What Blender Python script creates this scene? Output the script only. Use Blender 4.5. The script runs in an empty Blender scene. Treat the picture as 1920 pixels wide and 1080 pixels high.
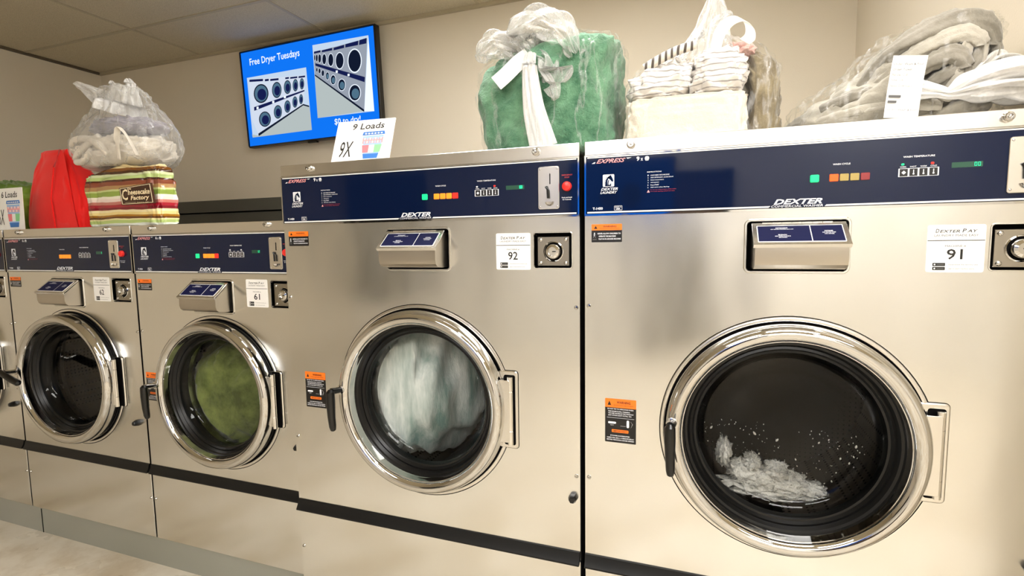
import bpy, math, random
from mathutils import Vector, Matrix, noise
PI = math.pi
sc = bpy.context.scene
C = sc.collection
EYE = 1.433                      # camera height above the floor

# ---------------------------------------------------------------- camera
cd = bpy.data.cameras.new('camera'); cam = bpy.data.objects.new('camera', cd); C.objects.link(cam)
cd.sensor_fit = 'HORIZONTAL'; cd.sensor_width = 36.0; cd.lens = 965.1 / 1920 * 36.0
cd.clip_start = 0.02; cd.clip_end = 60
def set_camera():
    a = math.radians(19.6859); t = math.radians(-5.3509); r = math.radians(-0.8413)
    right = Vector((math.cos(a), math.sin(a), 0)); fw = Vector((-math.sin(a), math.cos(a), 0)); up = Vector((0, 0, 1))
    f2 = fw * math.cos(t) + up * math.sin(t); u2 = up * math.cos(t) - fw * math.sin(t)
    ri = right * math.cos(r) + u2 * math.sin(r); u3 = u2 * math.cos(r) - right * math.sin(r)
    m = Matrix((ri, u3, -f2)).transposed().to_4x4()
    m.translation = Vector((0.3103, -1.4421, EYE)); cam.matrix_world = m
set_camera(); sc.camera = cam

# ---------------------------------------------------------------- world and exposure
w = bpy.data.worlds.new('world'); sc.world = w; w.use_nodes = True
w.node_tree.nodes['Background'].inputs[0].default_value = (1.0, 0.93, 0.82, 1)
w.node_tree.nodes['Background'].inputs[1].default_value = 0.25
sc.view_settings.view_transform = 'Standard'; sc.view_settings.look = 'None'
sc.view_settings.gamma = 1.0; sc.view_settings.use_curve_mapping = False
sc.view_settings.exposure = 0.82
LIGHT = 13.0                      # emission of the ceiling light panels

# ---------------------------------------------------------------- materials
def srgb(h):
    v = [int(h[i:i + 2], 16) / 255 for i in (0, 2, 4)]
    return tuple((c / 12.92 if c <= 0.04045 else ((c + 0.055) / 1.055) ** 2.4) for c in v) + (1,)
class NT:
    def __init__(s, name):
        s.m = bpy.data.materials.new(name); s.m.use_nodes = True; s.t = s.m.node_tree; s.t.nodes.clear()
        s.out = s.n('ShaderNodeOutputMaterial')
    def n(s, typ, **k):
        x = s.t.nodes.new(typ)
        for a, b in k.items(): setattr(x, a, b)
        return x
    def l(s, a, b): s.t.links.new(a, b)
    def pr(s, col=(.8, .8, .8, 1), rough=.5, metal=0., spec=.5):
        p = s.n('ShaderNodeBsdfPrincipled'); p.inputs['Base Color'].default_value = col
        p.inputs['Roughness'].default_value = rough; p.inputs['Metallic'].default_value = metal
        p.inputs['Specular IOR Level'].default_value = spec
        s.l(p.outputs[0], s.out.inputs[0]); return p
    def coord(s, scale=(1, 1, 1), loc=(0, 0, 0)):
        g = s.n('ShaderNodeTexCoord'); mp = s.n('ShaderNodeMapping')
        mp.inputs['Scale'].default_value = scale; mp.inputs['Location'].default_value = loc
        s.l(g.outputs['Object'], mp.inputs[0]); return mp.outputs[0]
    def noise(s, vec, scale=5, detail=3, rough=.5):
        x = s.n('ShaderNodeTexNoise'); x.inputs['Scale'].default_value = scale
        x.inputs['Detail'].default_value = detail; x.inputs['Roughness'].default_value = rough
        s.l(vec, x.inputs['Vector']); return x.outputs[0]
    def ramp(s, fac, stops, interp='LINEAR'):
        r = s.n('ShaderNodeValToRGB'); cr = r.color_ramp; cr.interpolation = interp
        while len(cr.elements) < len(stops): cr.elements.new(.5)
        for e, (p, c) in zip(cr.elements, stops): e.position = p; e.color = c
        s.l(fac, r.inputs[0]); return r.outputs[0]
    def bump(s, h, strength=.1, dist=.01, normal=None):
        b = s.n('ShaderNodeBump'); b.inputs['Strength'].default_value = strength; b.inputs['Distance'].default_value = dist
        s.l(h, b.inputs['Height'])
        if normal: s.l(normal, b.inputs['Normal'])
        return b.outputs[0]
    def math(s, op, a, b=None):
        x = s.n('ShaderNodeMath', operation=op)
        for i, v in enumerate((a, b)):
            if v is None: continue
            if isinstance(v, (int, float)): x.inputs[i].default_value = v
            else: s.l(v, x.inputs[i])
        return x.outputs[0]
M = {}
def plain(name, col, rough=.5, metal=0., spec=.5, emit=0.):
    t = NT(name); p = t.pr(srgb(col) if isinstance(col, str) else col, rough, metal, spec)
    if emit:
        p.inputs['Emission Color'].default_value = srgb(col) if isinstance(col, str) else col
        p.inputs['Emission Strength'].default_value = emit
    M[name] = t.m; return t.m
def steel(name, col, rough, aniso, wave, grain=.35):
    t = NT(name); p = t.pr(col, rough, 1.0)
    p.inputs['Anisotropic'].default_value = aniso
    tg = t.n('ShaderNodeCombineXYZ'); tg.inputs[0].default_value = 1.0
    t.l(tg.outputs[0], p.inputs['Tangent'])
    lo = t.noise(t.coord((1.0, 1.0, .55)), 2.2, 2, .5)              # gently dished sheet
    g = t.noise(t.coord((4, 4, 420)), 3, 2, .6)                     # horizontal brushing
    n1 = t.bump(lo, wave, .02)
    n2 = t.bump(g, grain * .12, .0006, n1)
    t.l(n2, p.inputs['Normal'])
    sm = t.noise(t.coord((3, 3, 1.2)), 1.6, 4, .6)                  # wiped-on smears
    t.l(t.ramp(sm, [(.3, (rough * .85,) * 3 + (1,)), (.7, (rough * 1.2,) * 3 + (1,))]), p.inputs['Roughness'])
    M[name] = t.m
steel('steel', (.77, .765, .735, 1), .20, .65, .8)
steel('steel_trim', (.76, .74, .70, 1), .22, .4, .25)
steel('steel_dark', (.50, .46, .40, 1), .32, .3, .3)
def t_chrome():
    t = NT('chrome'); p = t.pr((.62, .61, .59, 1), .05, 1.0)
    t.l(t.bump(t.noise(t.coord(), 9, 2), .12, .01), p.inputs['Normal']); M['chrome'] = t.m
t_chrome()
def t_drum(name, hole, metal):
    t = NT(name); p = t.pr((.5, .48, .45, 1), .3, 1.0)
    v = t.n('ShaderNodeTexVoronoi'); v.inputs['Scale'].default_value = 60; v.inputs['Randomness'].default_value = 0.0
    t.l(t.coord(), v.inputs['Vector'])
    c = t.ramp(v.outputs['Distance'], [(.22, hole), (.3, metal)])
    t.l(c, p.inputs['Base Color']); M[name] = t.m
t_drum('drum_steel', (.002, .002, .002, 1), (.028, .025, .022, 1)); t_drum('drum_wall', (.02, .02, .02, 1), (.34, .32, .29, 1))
plain('white_line', 'f4f2ee', .4)
plain('black_rubber', '0c0c0c', .45, 0, .3)
plain('gasket', '080808', .3, 0, .35)
plain('black_plastic', '060606', .28)
plain('gap_and_shadow', '060505', .9, 0, .1)
plain('cabinet_side', '201d1a', .6)
plain('added_door_brown', '3a2a1e', .5); plain('added_window_glass', '05070c', .04)
plain('navy', (.003, .008, .032, 1), .05, 0, .32)
plain('label_navy', '10143a', .5, 0, .15)
plain('white', 'f2f0ec', .45)
plain('print_white', 'e8eaf0', .4)
plain('print_black', '15130f', .5)
plain('print_grey', '4e4d4b', .5)
plain('print_pink', 'f4a4a8', .4)
plain('print_red', 'b5323a', .4)
plain('print_blue', '3a78c8', .5)
plain('orange', 'ff7a1c', .4)
plain('sticker_black', '0b0a0c', .35)
plain('amber_off', 'a89250', .35)
plain('red_off', '8a2a2c', .3)
plain('red_button', 'f0302a', .3)
plain('lamp_green', '06c070', .4, emit=.75)
plain('lamp_amber', 'ff8a20', .4, emit=.35)
plain('lamp_orange', 'ff4a0c', .4, emit=.8)
plain('lamp_red', 'ff2014', .4, emit=.8)
plain('digit', '10d090', .4, emit=.9)
plain('display_off', '1c4a38', .3)
plain('keybox_plate', (.36, .33, .28, 1), .3, 1.0)
plain('ink', '2c2a28', .6)
plain('paper', 'f3f1ed', .7)
def t_glass():
    t = NT('door_glass'); tr = t.n('ShaderNodeBsdfTransparent'); tr.inputs[0].default_value = (.93, .94, .93, 1)
    gl = t.n('ShaderNodeBsdfGlossy'); gl.inputs['Roughness'].default_value = .03
    fr = t.n('ShaderNodeFresnel'); fr.inputs[0].default_value = 1.32; mx = t.n('ShaderNodeMixShader')
    t.l(fr.outputs[0], mx.inputs[0]); t.l(tr.outputs[0], mx.inputs[1]); t.l(gl.outputs[0], mx.inputs[2])
    t.l(mx.outputs[0], t.out.inputs[0]); M['glass'] = t.m
t_glass()
def film(name, base, white, tint=(.97, .97, .96, 1), wr=.5, sc1=9, rid=.16, stretch=(1, 1, .35)):
    """thin wrinkled polythene: clear film + glossy creases with painted highlight lines + a little milky white"""
    t = NT(name); co = t.coord(stretch)
    n1 = t.noise(co, sc1, 5, .65); b = t.bump(n1, wr, .03)
    tr = t.n('ShaderNodeBsdfTransparent'); tr.inputs[0].default_value = tint
    pr = t.n('ShaderNodeBsdfPrincipled'); pr.inputs['Base Color'].default_value = (.82, .81, .79, 1)
    pr.inputs['Roughness'].default_value = .16; pr.inputs['Specular IOR Level'].default_value = 1.0
    t.l(b, pr.inputs['Normal'])
    lw = t.n('ShaderNodeLayerWeight'); lw.inputs[0].default_value = .35; t.l(b, lw.inputs['Normal'])
    ri = t.ramp(t.noise(t.coord((1, 1, .22)), sc1 * 1.1, 4, .55), [(.475, (0, 0, 0, 1)), (.5, (1, 1, 1, 1)), (.525, (0, 0, 0, 1))])  # thin white ridges painted as highlights along the creases
    f = t.math('ADD', t.math('MULTIPLY', lw.outputs['Facing'], white), base)
    f2 = t.math('ADD', f, t.math('MULTIPLY', ri, rid))
    mx = t.n('ShaderNodeMixShader'); t.l(t.math('MINIMUM', f2, .95), mx.inputs[0])
    t.l(tr.outputs[0], mx.inputs[1]); t.l(pr.outputs[0], mx.inputs[2]); t.l(mx.outputs[0], t.out.inputs[0]); M[name] = t.m
film('clear_film', .0, .08, rid=.22)
film('veil_film', .14, .35, sc1=11)
film('neck_film', .22, .4, sc1=16)
film('milky_film', .62, .35, sc1=14)
film('white_neck', .78, .3, sc1=10)
def cloth(name, c1, c2, sc1=20, bump=.4, rough=.9, stripes=None, st=(1, 1, 1)):
    t = NT(name); p = t.pr(rough=rough, spec=.2); p.inputs['Sheen Weight'].default_value = .3
    co = t.coord(st); n1 = t.noise(co, sc1, 5, .65)
    col = t.ramp(n1, [(.35, srgb(c1)), (.65, srgb(c2))]); t.l(col, p.inputs['Base Color'])
    t.l(t.bump(t.noise(co, sc1 * 5, 4, .7), bump, .01), p.inputs['Normal'])
    if stripes:
        wv = t.n('ShaderNodeTexWave', bands_direction=stripes[0]); wv.inputs['Scale'].default_value = stripes[1]
        wv.inputs['Distortion'].default_value = stripes[2]; wv.inputs['Detail'].default_value = 1; wv.inputs['Detail Scale'].default_value = .6
        t.l(co, wv.inputs['Vector'])
        mk = t.ramp(wv.outputs['Fac'], [(stripes[3], (0, 0, 0, 1)), (stripes[3] + .06, (1, 1, 1, 1))])
        mx = t.n('ShaderNodeMix', data_type='RGBA'); t.l(mk, mx.inputs[0]); t.l(col, mx.inputs[6]); mx.inputs[7].default_value = srgb(stripes[4])
        t.l(mx.outputs[2], p.inputs['Base Color'])
    M[name] = t.m
cloth('fleece_green', '3f6e52', '76a583', 14, .9)
cloth('towel_cream', 'd9cebe', 'e6dccd', 8, .5)
cloth('shirt_stripe', 'dcd6d0', 'e6e1db', 6, .2, stripes=('Z', 20, 2.5, .88, 'a29c98'))
cloth('shirt_dark_stripe', 'd8d0c4', 'e8e0d4', 6, .2, stripes=('X', 18, 3, .62, '5a524b'))
cloth('brown_blanket', '6f6450', '94876c', 9, .5)
cloth('pink_cloth', 'd8a49a', 'ecc8be', 9, .4)
cloth('grey_blanket', '8f897c', 'b9b3a6', 7, .4)
cloth('grey_blanket_dark', '6c675c', '9a9488', 7, .4)
cloth('tote_cream', 'c9c0b2', 'e3dbce', 8, .3)
cloth('cloth_purple', '6a6474', '9892a0', 8, .4)
cloth('red_bag', 'f51512', 'ff201c', 3, .08, .55)
cloth('green_pile', '4c6a22', '86a83c', 6, .4)
cloth('laundry_green', '525c30', '98a45c', 7, .4)
cloth('laundry_teal', '7f9d96', 'f2f5f2', 11, .3, st=(1, 1, .22))  # stretched teal bands also paint the shade of folds into the cloth
cloth('foam', 'c0bcb2', 'fbf8f2', 18, .9)
def t_wall(name, c1, c2, rough=.6):
    t = NT(name); p = t.pr(rough=rough, spec=.3); co = t.coord()
    t.l(t.ramp(t.noise(co, .8, 2), [(.3, srgb(c1)), (.7, srgb(c2))]), p.inputs['Base Color'])
    t.l(t.bump(t.noise(co, 190, 3, .6), .25, .002), p.inputs['Normal']); M[name] = t.m
t_wall('wall_paint', 'ddd1bb', 'e2d8c5')
t_wall('wall_white', 'ebe7df', 'efece6')
t_wall('bulkhead', '47463e', '4e4d45', .5)
t_wall('plinth', '8b8b80', '9c9c92', .5)
def t_ceiling():
    t = NT('ceiling_tile'); p = t.pr(rough=.9, spec=.1); co = t.coord()
    t.l(t.ramp(t.noise(co, 240, 3, .7), [(.36, srgb('b0a488')), (.5, srgb('d4c9b0'))]), p.inputs['Base Color'])
    t.l(t.bump(t.noise(co, 150, 4, .7), .5, .003), p.inputs['Normal']); M['ceiling_tile'] = t.m
t_ceiling(); plain('ceiling_bar', 'b5a98e', .5); plain('ceiling_angle', '5b5140', .6)
def t_floor():
    t = NT('concrete_floor'); p = t.pr(rough=.25, spec=.4); co = t.coord((1, 1, 1))
    n = t.noise(co, 2.6, 6, .62)
    t.l(t.ramp(n, [(.3, srgb('b3a48c')), (.42, srgb('bdb09a')), (.52, srgb('cfc6b5')), (.75, srgb('dcd6c9'))]), p.inputs['Base Color'])
    t.l(t.ramp(t.noise(co, 7, 3), [(.3, (.2,) * 3 + (1,)), (.7, (.5,) * 3 + (1,))]), p.inputs['Roughness'])
    M['concrete_floor'] = t.m
t_floor()
def emis(name, col, st):
    t = NT(name); e = t.n('ShaderNodeEmission'); e.inputs[0].default_value = srgb(col) if isinstance(col, str) else col
    e.inputs[1].default_value = st; t.l(e.outputs[0], t.out.inputs[0]); M[name] = t.m
emis('light_panel', (1.0, .98, .955, 1), LIGHT)
TV = dict(blue='0f6fe8', white='e8f2ff', pale='b9cbe0', steel='8f97a4', dark='10182c', navy='141c4a', glass='4a6a80', floor='aab4b4', face='c6d0e0')
for k, v in TV.items(): emis('tv_' + k, v, .66)
def t_stripes():
    """printed stripes and one painted highlight of the shopping bag, bottom to top"""
    t = NT('bag_stripes'); p = t.pr(rough=.22, spec=.6)
    g = t.n('ShaderNodeTexCoord'); sx = t.n('ShaderNodeSeparateXYZ'); t.l(g.outputs['Object'], sx.inputs[0])
    wv = t.noise(t.coord((1.2, 1.2, 3)), 3.2, 3, .5)
    f = t.math('ADD', t.math('MULTIPLY', sx.outputs[2], 1 / .27), t.math('MULTIPLY', t.math('SUBTRACT', wv, .5), .10))
    st = [('dfe3d8', 0), ('b5c878', .05), ('e4dca0', .10), ('6b3f14', .125), ('a8741c', .16), ('f0d890', .19), ('f5e6b0', .235), ('7c1020', .275), ('a5182c', .32),
          ('c07468', .37), ('efd8cc', .42), ('f4ecd8', .47), ('93a94c', .51), ('c8d08c', .585), ('b08858', .61), ('8a4a34', .67), ('4e2414', .74), ('b9cc84', .77), ('d4dcae', .83), ('4a2a10', .87), ('7a4a18', .91), ('ecd8a4', .955)]  # near-white band between pink and green is a painted highlight
    t.l(t.ramp(f, [(b, srgb(a)) for a, b in st], 'CONSTANT'), p.inputs['Base Color'])
    t.l(t.bump(t.noise(t.coord((1, 1, 3)), 8, 3), .5, .02), p.inputs['Normal']); M['bag_stripes'] = t.m
t_stripes(); plain('bag_brown', '3f1e0c', .25, 0, .6); plain('bag_cream', 'f0dfb8', .35)

# ---------------------------------------------------------------- mesh helpers
class MB:
    def __init__(s): s.v = []; s.f = []; s.mi = []; s.mats = []
    def mat(s, m):
        if m not in s.mats: s.mats.append(m)
        return s.mats.index(m)
    def add(s, vs, fs, m):
        o = len(s.v); k = s.mat(m); s.v += [tuple(x) for x in vs]
        for f in fs: s.f.append([i + o for i in f]); s.mi.append(k)
        return s
    def box(s, x0, x1, y0, y1, z0, z1, m):
        vs = [(x, y, z) for x in (x0, x1) for y in (y0, y1) for z in (z0, z1)]
        return s.add(vs, [(0, 1, 3, 2), (4, 6, 7, 5), (0, 4, 5, 1), (2, 3, 7, 6), (0, 2, 6, 4), (1, 5, 7, 3)], m)
    def plate(s, x0, x1, z0, z1, r, y0, y1, m, bev=0., n=6):
        """rounded rectangle facing -y, front at y0, back at y1, optional chamfer at the front"""
        def loop(e, y):
            rr = max(r - e, 1e-5); out = []
            for cx, cz, a0 in ((x1 - r, z1 - r, 0), (x0 + r, z1 - r, PI / 2), (x0 + r, z0 + r, PI), (x1 - r, z0 + r, 3 * PI / 2)):
                for i in range(n + 1):
                    a = a0 + PI / 2 * i / n; out.append((cx + rr * math.cos(a), y, cz + rr * math.sin(a)))
            return out
        if r < bev + 1e-4: r = bev + 1e-4
        L = [loop(bev, y0)] + ([loop(0, y0 + bev)] if bev else []) + [loop(0, y1)]
        N = len(L[0]); vs = sum(L, []); fs = [list(range(N))]
        for k in range(len(L) - 1):
            for i in range(N): fs.append([k * N + i, (k + 1) * N + i, (k + 1) * N + (i + 1) % N, k * N + (i + 1) % N])
        fs.append(list(range((len(L) - 1) * N, len(L) * N))[::-1])
        return s.add(vs, fs, m)
    def frame(s, x0, x1, z0, z1, r, b, y0, y1, m, n=6):
        """rounded rectangular rim: opening x0..x1, z0..z1, border b"""
        def loop(e, y):
            rr = r + e; out = []
            for cx, cz, a0 in ((x1 - r, z1 - r, 0), (x0 + r, z1 - r, PI / 2), (x0 + r, z0 + r, PI), (x1 - r, z0 + r, 3 * PI / 2)):
                for i in range(n + 1):
                    a = a0 + PI / 2 * i / n; out.append((cx + rr * math.cos(a), y, cz + rr * math.sin(a)))
            return out
        L = [loop(b, y1), loop(b * .75, y0), loop(b * .25, y0), loop(0, y1), loop(0, y1 + .02)]
        N = len(L[0]); vs = sum(L, []); fs = []
        for k in range(len(L) - 1):
            for i in range(N): fs.append([k * N + i, (k + 1) * N + i, (k + 1) * N + (i + 1) % N, k * N + (i + 1) % N][::-1])
        return s.add(vs, fs, m)
    def lathe(s, prof, c, m, axis='y', n=64, a0=0, a1=2 * PI):
        """prof: list of (r, h) along the axis"""
        vs = []; fs = []; full = abs(a1 - a0 - 2 * PI) < 1e-6; N = n if full else n + 1
        for r, h in prof:
            for i in range(N):
                a = a0 + (a1 - a0) * i / n; u, v = r * math.cos(a), r * math.sin(a)
                vs.append({'y': (c[0] + u, c[1] + h, c[2] + v), 'z': (c[0] + u, c[1] + v, c[2] + h), 'x': (c[0] + h, c[1] + u, c[2] + v)}[axis])
        for k in range(len(prof) - 1):
            for i in range(n):
                j = (i + 1) % N
                fs.append([k * N + i, k * N + j, (k + 1) * N + j, (k + 1) * N + i])
        return s.add(vs, fs, m)
    def ball(s, c, r, m, n=14, sy=1, sz=1):
        return s.lathe([(r * math.sin(PI * k / n) + 1e-6, -r * math.cos(PI * k / n) * sz) for k in range(n + 1)], c, m, 'z', n * 2) if sy == 1 else \
            s.lathe([(r * math.sin(PI * k / n) + 1e-6, -r * math.cos(PI * k / n) * sy) for k in range(n + 1)], c, m, 'y', n * 2)
    def tube(s, pts, rad, m, n=16, flat=1.0, caps=True, fold=None, up=(0, 0, 1)):
        """round (or folded) tube along points; rad scalar, list, or list of (a,b)"""
        pts = [Vector(p) for p in pts]; K = len(pts); vs = []; fs = []
        for k, p in enumerate(pts):
            d = (pts[min(k + 1, K - 1)] - pts[max(k - 1, 0)]).normalized()
            u = Vector(up)
            if abs(d.dot(u)) > .95: u = Vector((0, 1, 0))
            a = d.cross(u).normalized(); b = a.cross(d).normalized()
            r = rad[k] if isinstance(rad, (list, tuple)) else rad
            ra, rb = (r if isinstance(r, (list, tuple)) else (r, r * flat))
            for i in range(n):
                t = 2 * PI * i / n; q = 1.0
                if fold: q += fold[1] * math.sin(fold[0] * t + fold[2] * k) + fold[1] * .6 * math.sin((fold[0] * 2 + 1) * t - fold[2] * .7 * k)
                vs.append(p + a * (ra * q * math.cos(t)) + b * (rb * q * math.sin(t)))
        for k in range(K - 1):
            for i in range(n): fs.append([k * n + i, k * n + (i + 1) % n, (k + 1) * n + (i + 1) % n, (k + 1) * n + i])
        if caps: fs += [list(range(n))[::-1], list(range((K - 1) * n, K * n))]
        return s.add(vs, fs, m)
    def text(s, txt, x0, x1, z0, z1, y, m, shear=0., bold=0.):
        vs, fs = glyphs(txt, shear, bold)
        if not vs: return s
        ax = min(v[0] for v in vs); bx = max(v[0] for v in vs); az = min(v[1] for v in vs); bz = max(v[1] for v in vs)
        kx = (x1 - x0) / (bx - ax); kz = (z1 - z0) / (bz - az)
        return s.add([(x0 + (v[0] - ax) * kx, y, z0 + (v[1] - az) * kz) for v in vs], fs, m)
    def quad(s, x0, x1, z0, z1, y, m):
        return s.add([(x0, y, z0), (x1, y, z0), (x1, y, z1), (x0, y, z1)], [(0, 1, 2, 3)], m)
    def poly(s, pts, y, m): return s.add([(a, y, b) for a, b in pts], [list(range(len(pts)))], m)
    def disc(s, cx, cz, rx, rz, y, m, n=28): return s.poly([(cx + rx * math.cos(2 * PI * i / n), cz + rz * math.sin(2 * PI * i / n)) for i in range(n)], y, m)
    def xform(s, mat): s.v = [tuple(mat @ Vector(v)) for v in s.v]; return s
    def build(s, name, parent=None, sharp=.6, loc=None):
        me = bpy.data.meshes.new(name); me.from_pydata(s.v, [], s.f)
        for k in s.mats: me.materials.append(M[k])
        me.polygons.foreach_set('material_index', s.mi)
        me.polygons.foreach_set('use_smooth', [True] * len(s.f)); me.validate(); me.update()
        me.set_sharp_from_angle(angle=sharp)
        o = bpy.data.objects.new(name, me); C.objects.link(o)
        if parent: o.parent = parent
        if loc: o.location = loc
        return o
_g = {}
def glyphs(txt, shear, bold):
    k = (txt, shear, bold)
    if k not in _g:
        cu = bpy.data.curves.new('t', 'FONT'); cu.body = txt; cu.shear = shear; cu.offset = bold; cu.resolution_u = 2; cu.size = 1
        o = bpy.data.objects.new('t', cu); C.objects.link(o)
        bpy.context.view_layer.update()
        me = bpy.data.meshes.new_from_object(o.evaluated_get(bpy.context.evaluated_depsgraph_get()))
        _g[k] = ([(v.co.x, v.co.y) for v in me.vertices], [list(p.vertices) for p in me.polygons])
        bpy.data.objects.remove(o); bpy.data.curves.remove(cu); bpy.data.meshes.remove(me)
    return _g[k]
def empty(name, loc, rz=0):
    o = bpy.data.objects.new(name, None); C.objects.link(o); o.location = loc; o.rotation_euler = (0, 0, rz)
    o.empty_display_size = .1; return o
def tag(o, label, cat, group=None):
    o['label'] = label; o['category'] = cat
    if group: o['group'] = group
    return o
def struct(o): o['kind'] = 'structure'; return o

# ---------------------------------------------------------------- the room
XL, XR, YB, ZC, YF, XE = -4.69, 1.075, 1.79, 2.955, -5.0, 4.2
struct(MB().box(XL, XE, YF, YB, -.1, 0, 'concrete_floor').build('floor'))
struct(MB().box(XL - .1, XR + .1, YB, YB + .1, 0, ZC, 'wall_paint').build('wall_back'))
struct(MB().box(XL - .1, XL, YF, YB, 0, ZC, 'wall_paint').build('wall_left'))
struct(MB().box(XR, XR + .12, -.25, YB, 0, ZC, 'wall_paint').box(XR + .12, XE, -.25, -.13, 0, ZC, 'wall_paint').build('wall_right'))
struct(MB().box(XE, XE + .1, YF, -.13, 0, ZC, 'wall_white').build('wall_side'))
struct(MB().box(XL, XE, YF - .1, YF, 0, ZC, 'wall_white').build('wall_front'))
fd = MB().box(-.35, .62, YF, YF + .05, 0, 2.12, 'added_door_brown').box(-.43, -.35, YF, YF + .07, 0, 2.2, 'cabinet_side').box(.62, .70, YF, YF + .07, 0, 2.2, 'cabinet_side').box(-.43, .70, YF, YF + .07, 2.12, 2.2, 'cabinet_side')  # unseen door, added for its dark reflection in the steel fronts
fd.ball((-.24, YF + .09, 1.0), .03, 'chrome', 10); struct(fd.build('added_door_1'))
for k, (a, c_) in enumerate(((-4.45, -3.3), )):  # unseen window, added so the small washers mirror something dark
    wn = MB().box(a, c_, YF, YF + .02, .75, 2.3, 'added_window_glass')
    for u0, u1, v0, v1 in ((a - .06, a, .69, 2.36), (c_, c_ + .06, .69, 2.36), (a, c_, .69, .75), (a, c_, 2.3, 2.36)): wn.box(u0, u1, YF, YF + .06, v0, v1, 'cabinet_side')
    struct(wn.build('window_%d' % (k + 1)))
def ceiling():
    b = MB(); b.box(XL - .1, XE, YF - .1, YB + .1, ZC, ZC + .08, 'ceiling_tile'); c = b.build('ceiling'); struct(c)
    g = MB(); x = -3.477
    xs = []; 
    while x < XE: xs.append(x); x += 1.219
    ys = []; y = 1.234
    while y > YF: ys.append(y); y -= .6095
    for x in xs: g.box(x - .012, x + .012, YF, YB, ZC - .004, ZC + .001, 'ceiling_bar')
    for y in ys: g.box(XL, XE, y - .012, y + .012, ZC - .0045, ZC + .001, 'ceiling_bar')
    struct(g.build('trim_1'))
    a = MB(); a.box(XL, XR, YB - .022, YB, ZC - .022, ZC - .001, 'ceiling_bar'); a.box(XL, XL + .02, YF, YB, ZC - .02, ZC - .001, 'ceiling_angle')
    struct(a.build('trim_2'))
    return xs, ys
gx, gy = ceiling()
def light_panel(ix, iy, label):
    x0, x1 = gx[ix] + .02, gx[ix + 1] - .02; y1, y0 = gy[iy] - .02, gy[iy + 1] + .02
    r = empty('ceiling_light', ((x0 + x1) / 2, (y0 + y1) / 2, ZC)); tag(r, label, 'light', 'ceiling light panels')
    hx, hy = (x1 - x0) / 2, (y1 - y0) / 2
    f = MB()
    for a, b_, c, d in ((-hx, hx, -hy, -hy + .03), (-hx, hx, hy - .03, hy), (-hx, -hx + .03, -hy, hy), (hx - .03, hx, -hy, hy)): f.box(a, b_, c, d, -.02, -.002, 'white')
    f.build('light_frame', r)
    MB().box(-hx + .03, hx - .03, -hy + .03, hy - .03, -.014, -.003, 'light_panel').build('diffuser', r)
LP = [(3, 3, 'ceiling light panel nearest the tops of the big washers'),
      (2, 1, 'ceiling light panel above the machine tops, nearest the back wall'),
      (2, 5, 'ceiling light panel over the aisle, left of the big washers'),
      (4, 5, 'ceiling light panel over the open area right of the washers'),
      (3, 8, 'rear ceiling light panel behind the aisle centre'),
      (4, 9, 'added rear ceiling light panel brightening the far wall, right side'),  # this panel and the next are added to brighten the unseen far wall
      (2, 9, 'added rear ceiling light panel brightening the far wall, left side')]
for a in LP: light_panel(*a)
# low utility bulkhead behind the machines and the raised plinth they stand on
struct(MB().box(XL, XR, 1.40, 1.79, 0, 1.655, 'bulkhead').box(XL, XR, 1.385, 1.79, 1.665, 1.748, 'bulkhead').build('wall_low'))
PZ = .1285
pl = MB().box(XL, -1.075, .085, 1.38, 0, PZ - .001, 'plinth').box(-1.075, XR, .005, 1.38, 0, PZ - .001, 'plinth')
pl.box(-2.765, -2.760, .0835, .09, 0, PZ - .004, 'gap_and_shadow')
struct(pl.build('baseboard_front'))

# ---------------------------------------------------------------- the washing machines
def panel_with_hole(b, x0, x1, z0, z1, cx, cz, r, y0, y1, m, n=96):
    """rectangular sheet with a round hole"""
    out = []; inn = []
    for i in range(n):
        a = 2 * PI * i / n; c, s_ = math.cos(a), math.sin(a)
        inn.append((cx + r * c, cz + r * s_))
        t = min((x1 - cx) / c if c > 1e-9 else 1e9, (x0 - cx) / c if c < -1e-9 else 1e9, (z1 - cz) / s_ if s_ > 1e-9 else 1e9, (z0 - cz) / s_ if s_ < -1e-9 else 1e9)
        out.append((cx + t * c, cz + t * s_))
    for k, (X, Z) in enumerate(((x1, z1), (x0, z1), (x0, z0), (x1, z0))):
        j = min(range(n), key=lambda i: (out[i][0] - X) ** 2 + (out[i][1] - Z) ** 2); out[j] = (X, Z)
    vs = [(p[0], y0, p[1]) for p in out] + [(p[0], y0, p[1]) for p in inn] + [(p[0], y1, p[1]) for p in inn] + [(p[0], y1, p[1]) for p in out]
    fs = []
    for i in range(n):
        j = (i + 1) % n
        fs += [[i, j, n + j, n + i][::-1], [n + i, n + j, 2 * n + j, 2 * n + i][::-1], [3 * n + i, 3 * n + j, j, i][::-1]]
    b.add(vs, fs, m)
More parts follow.
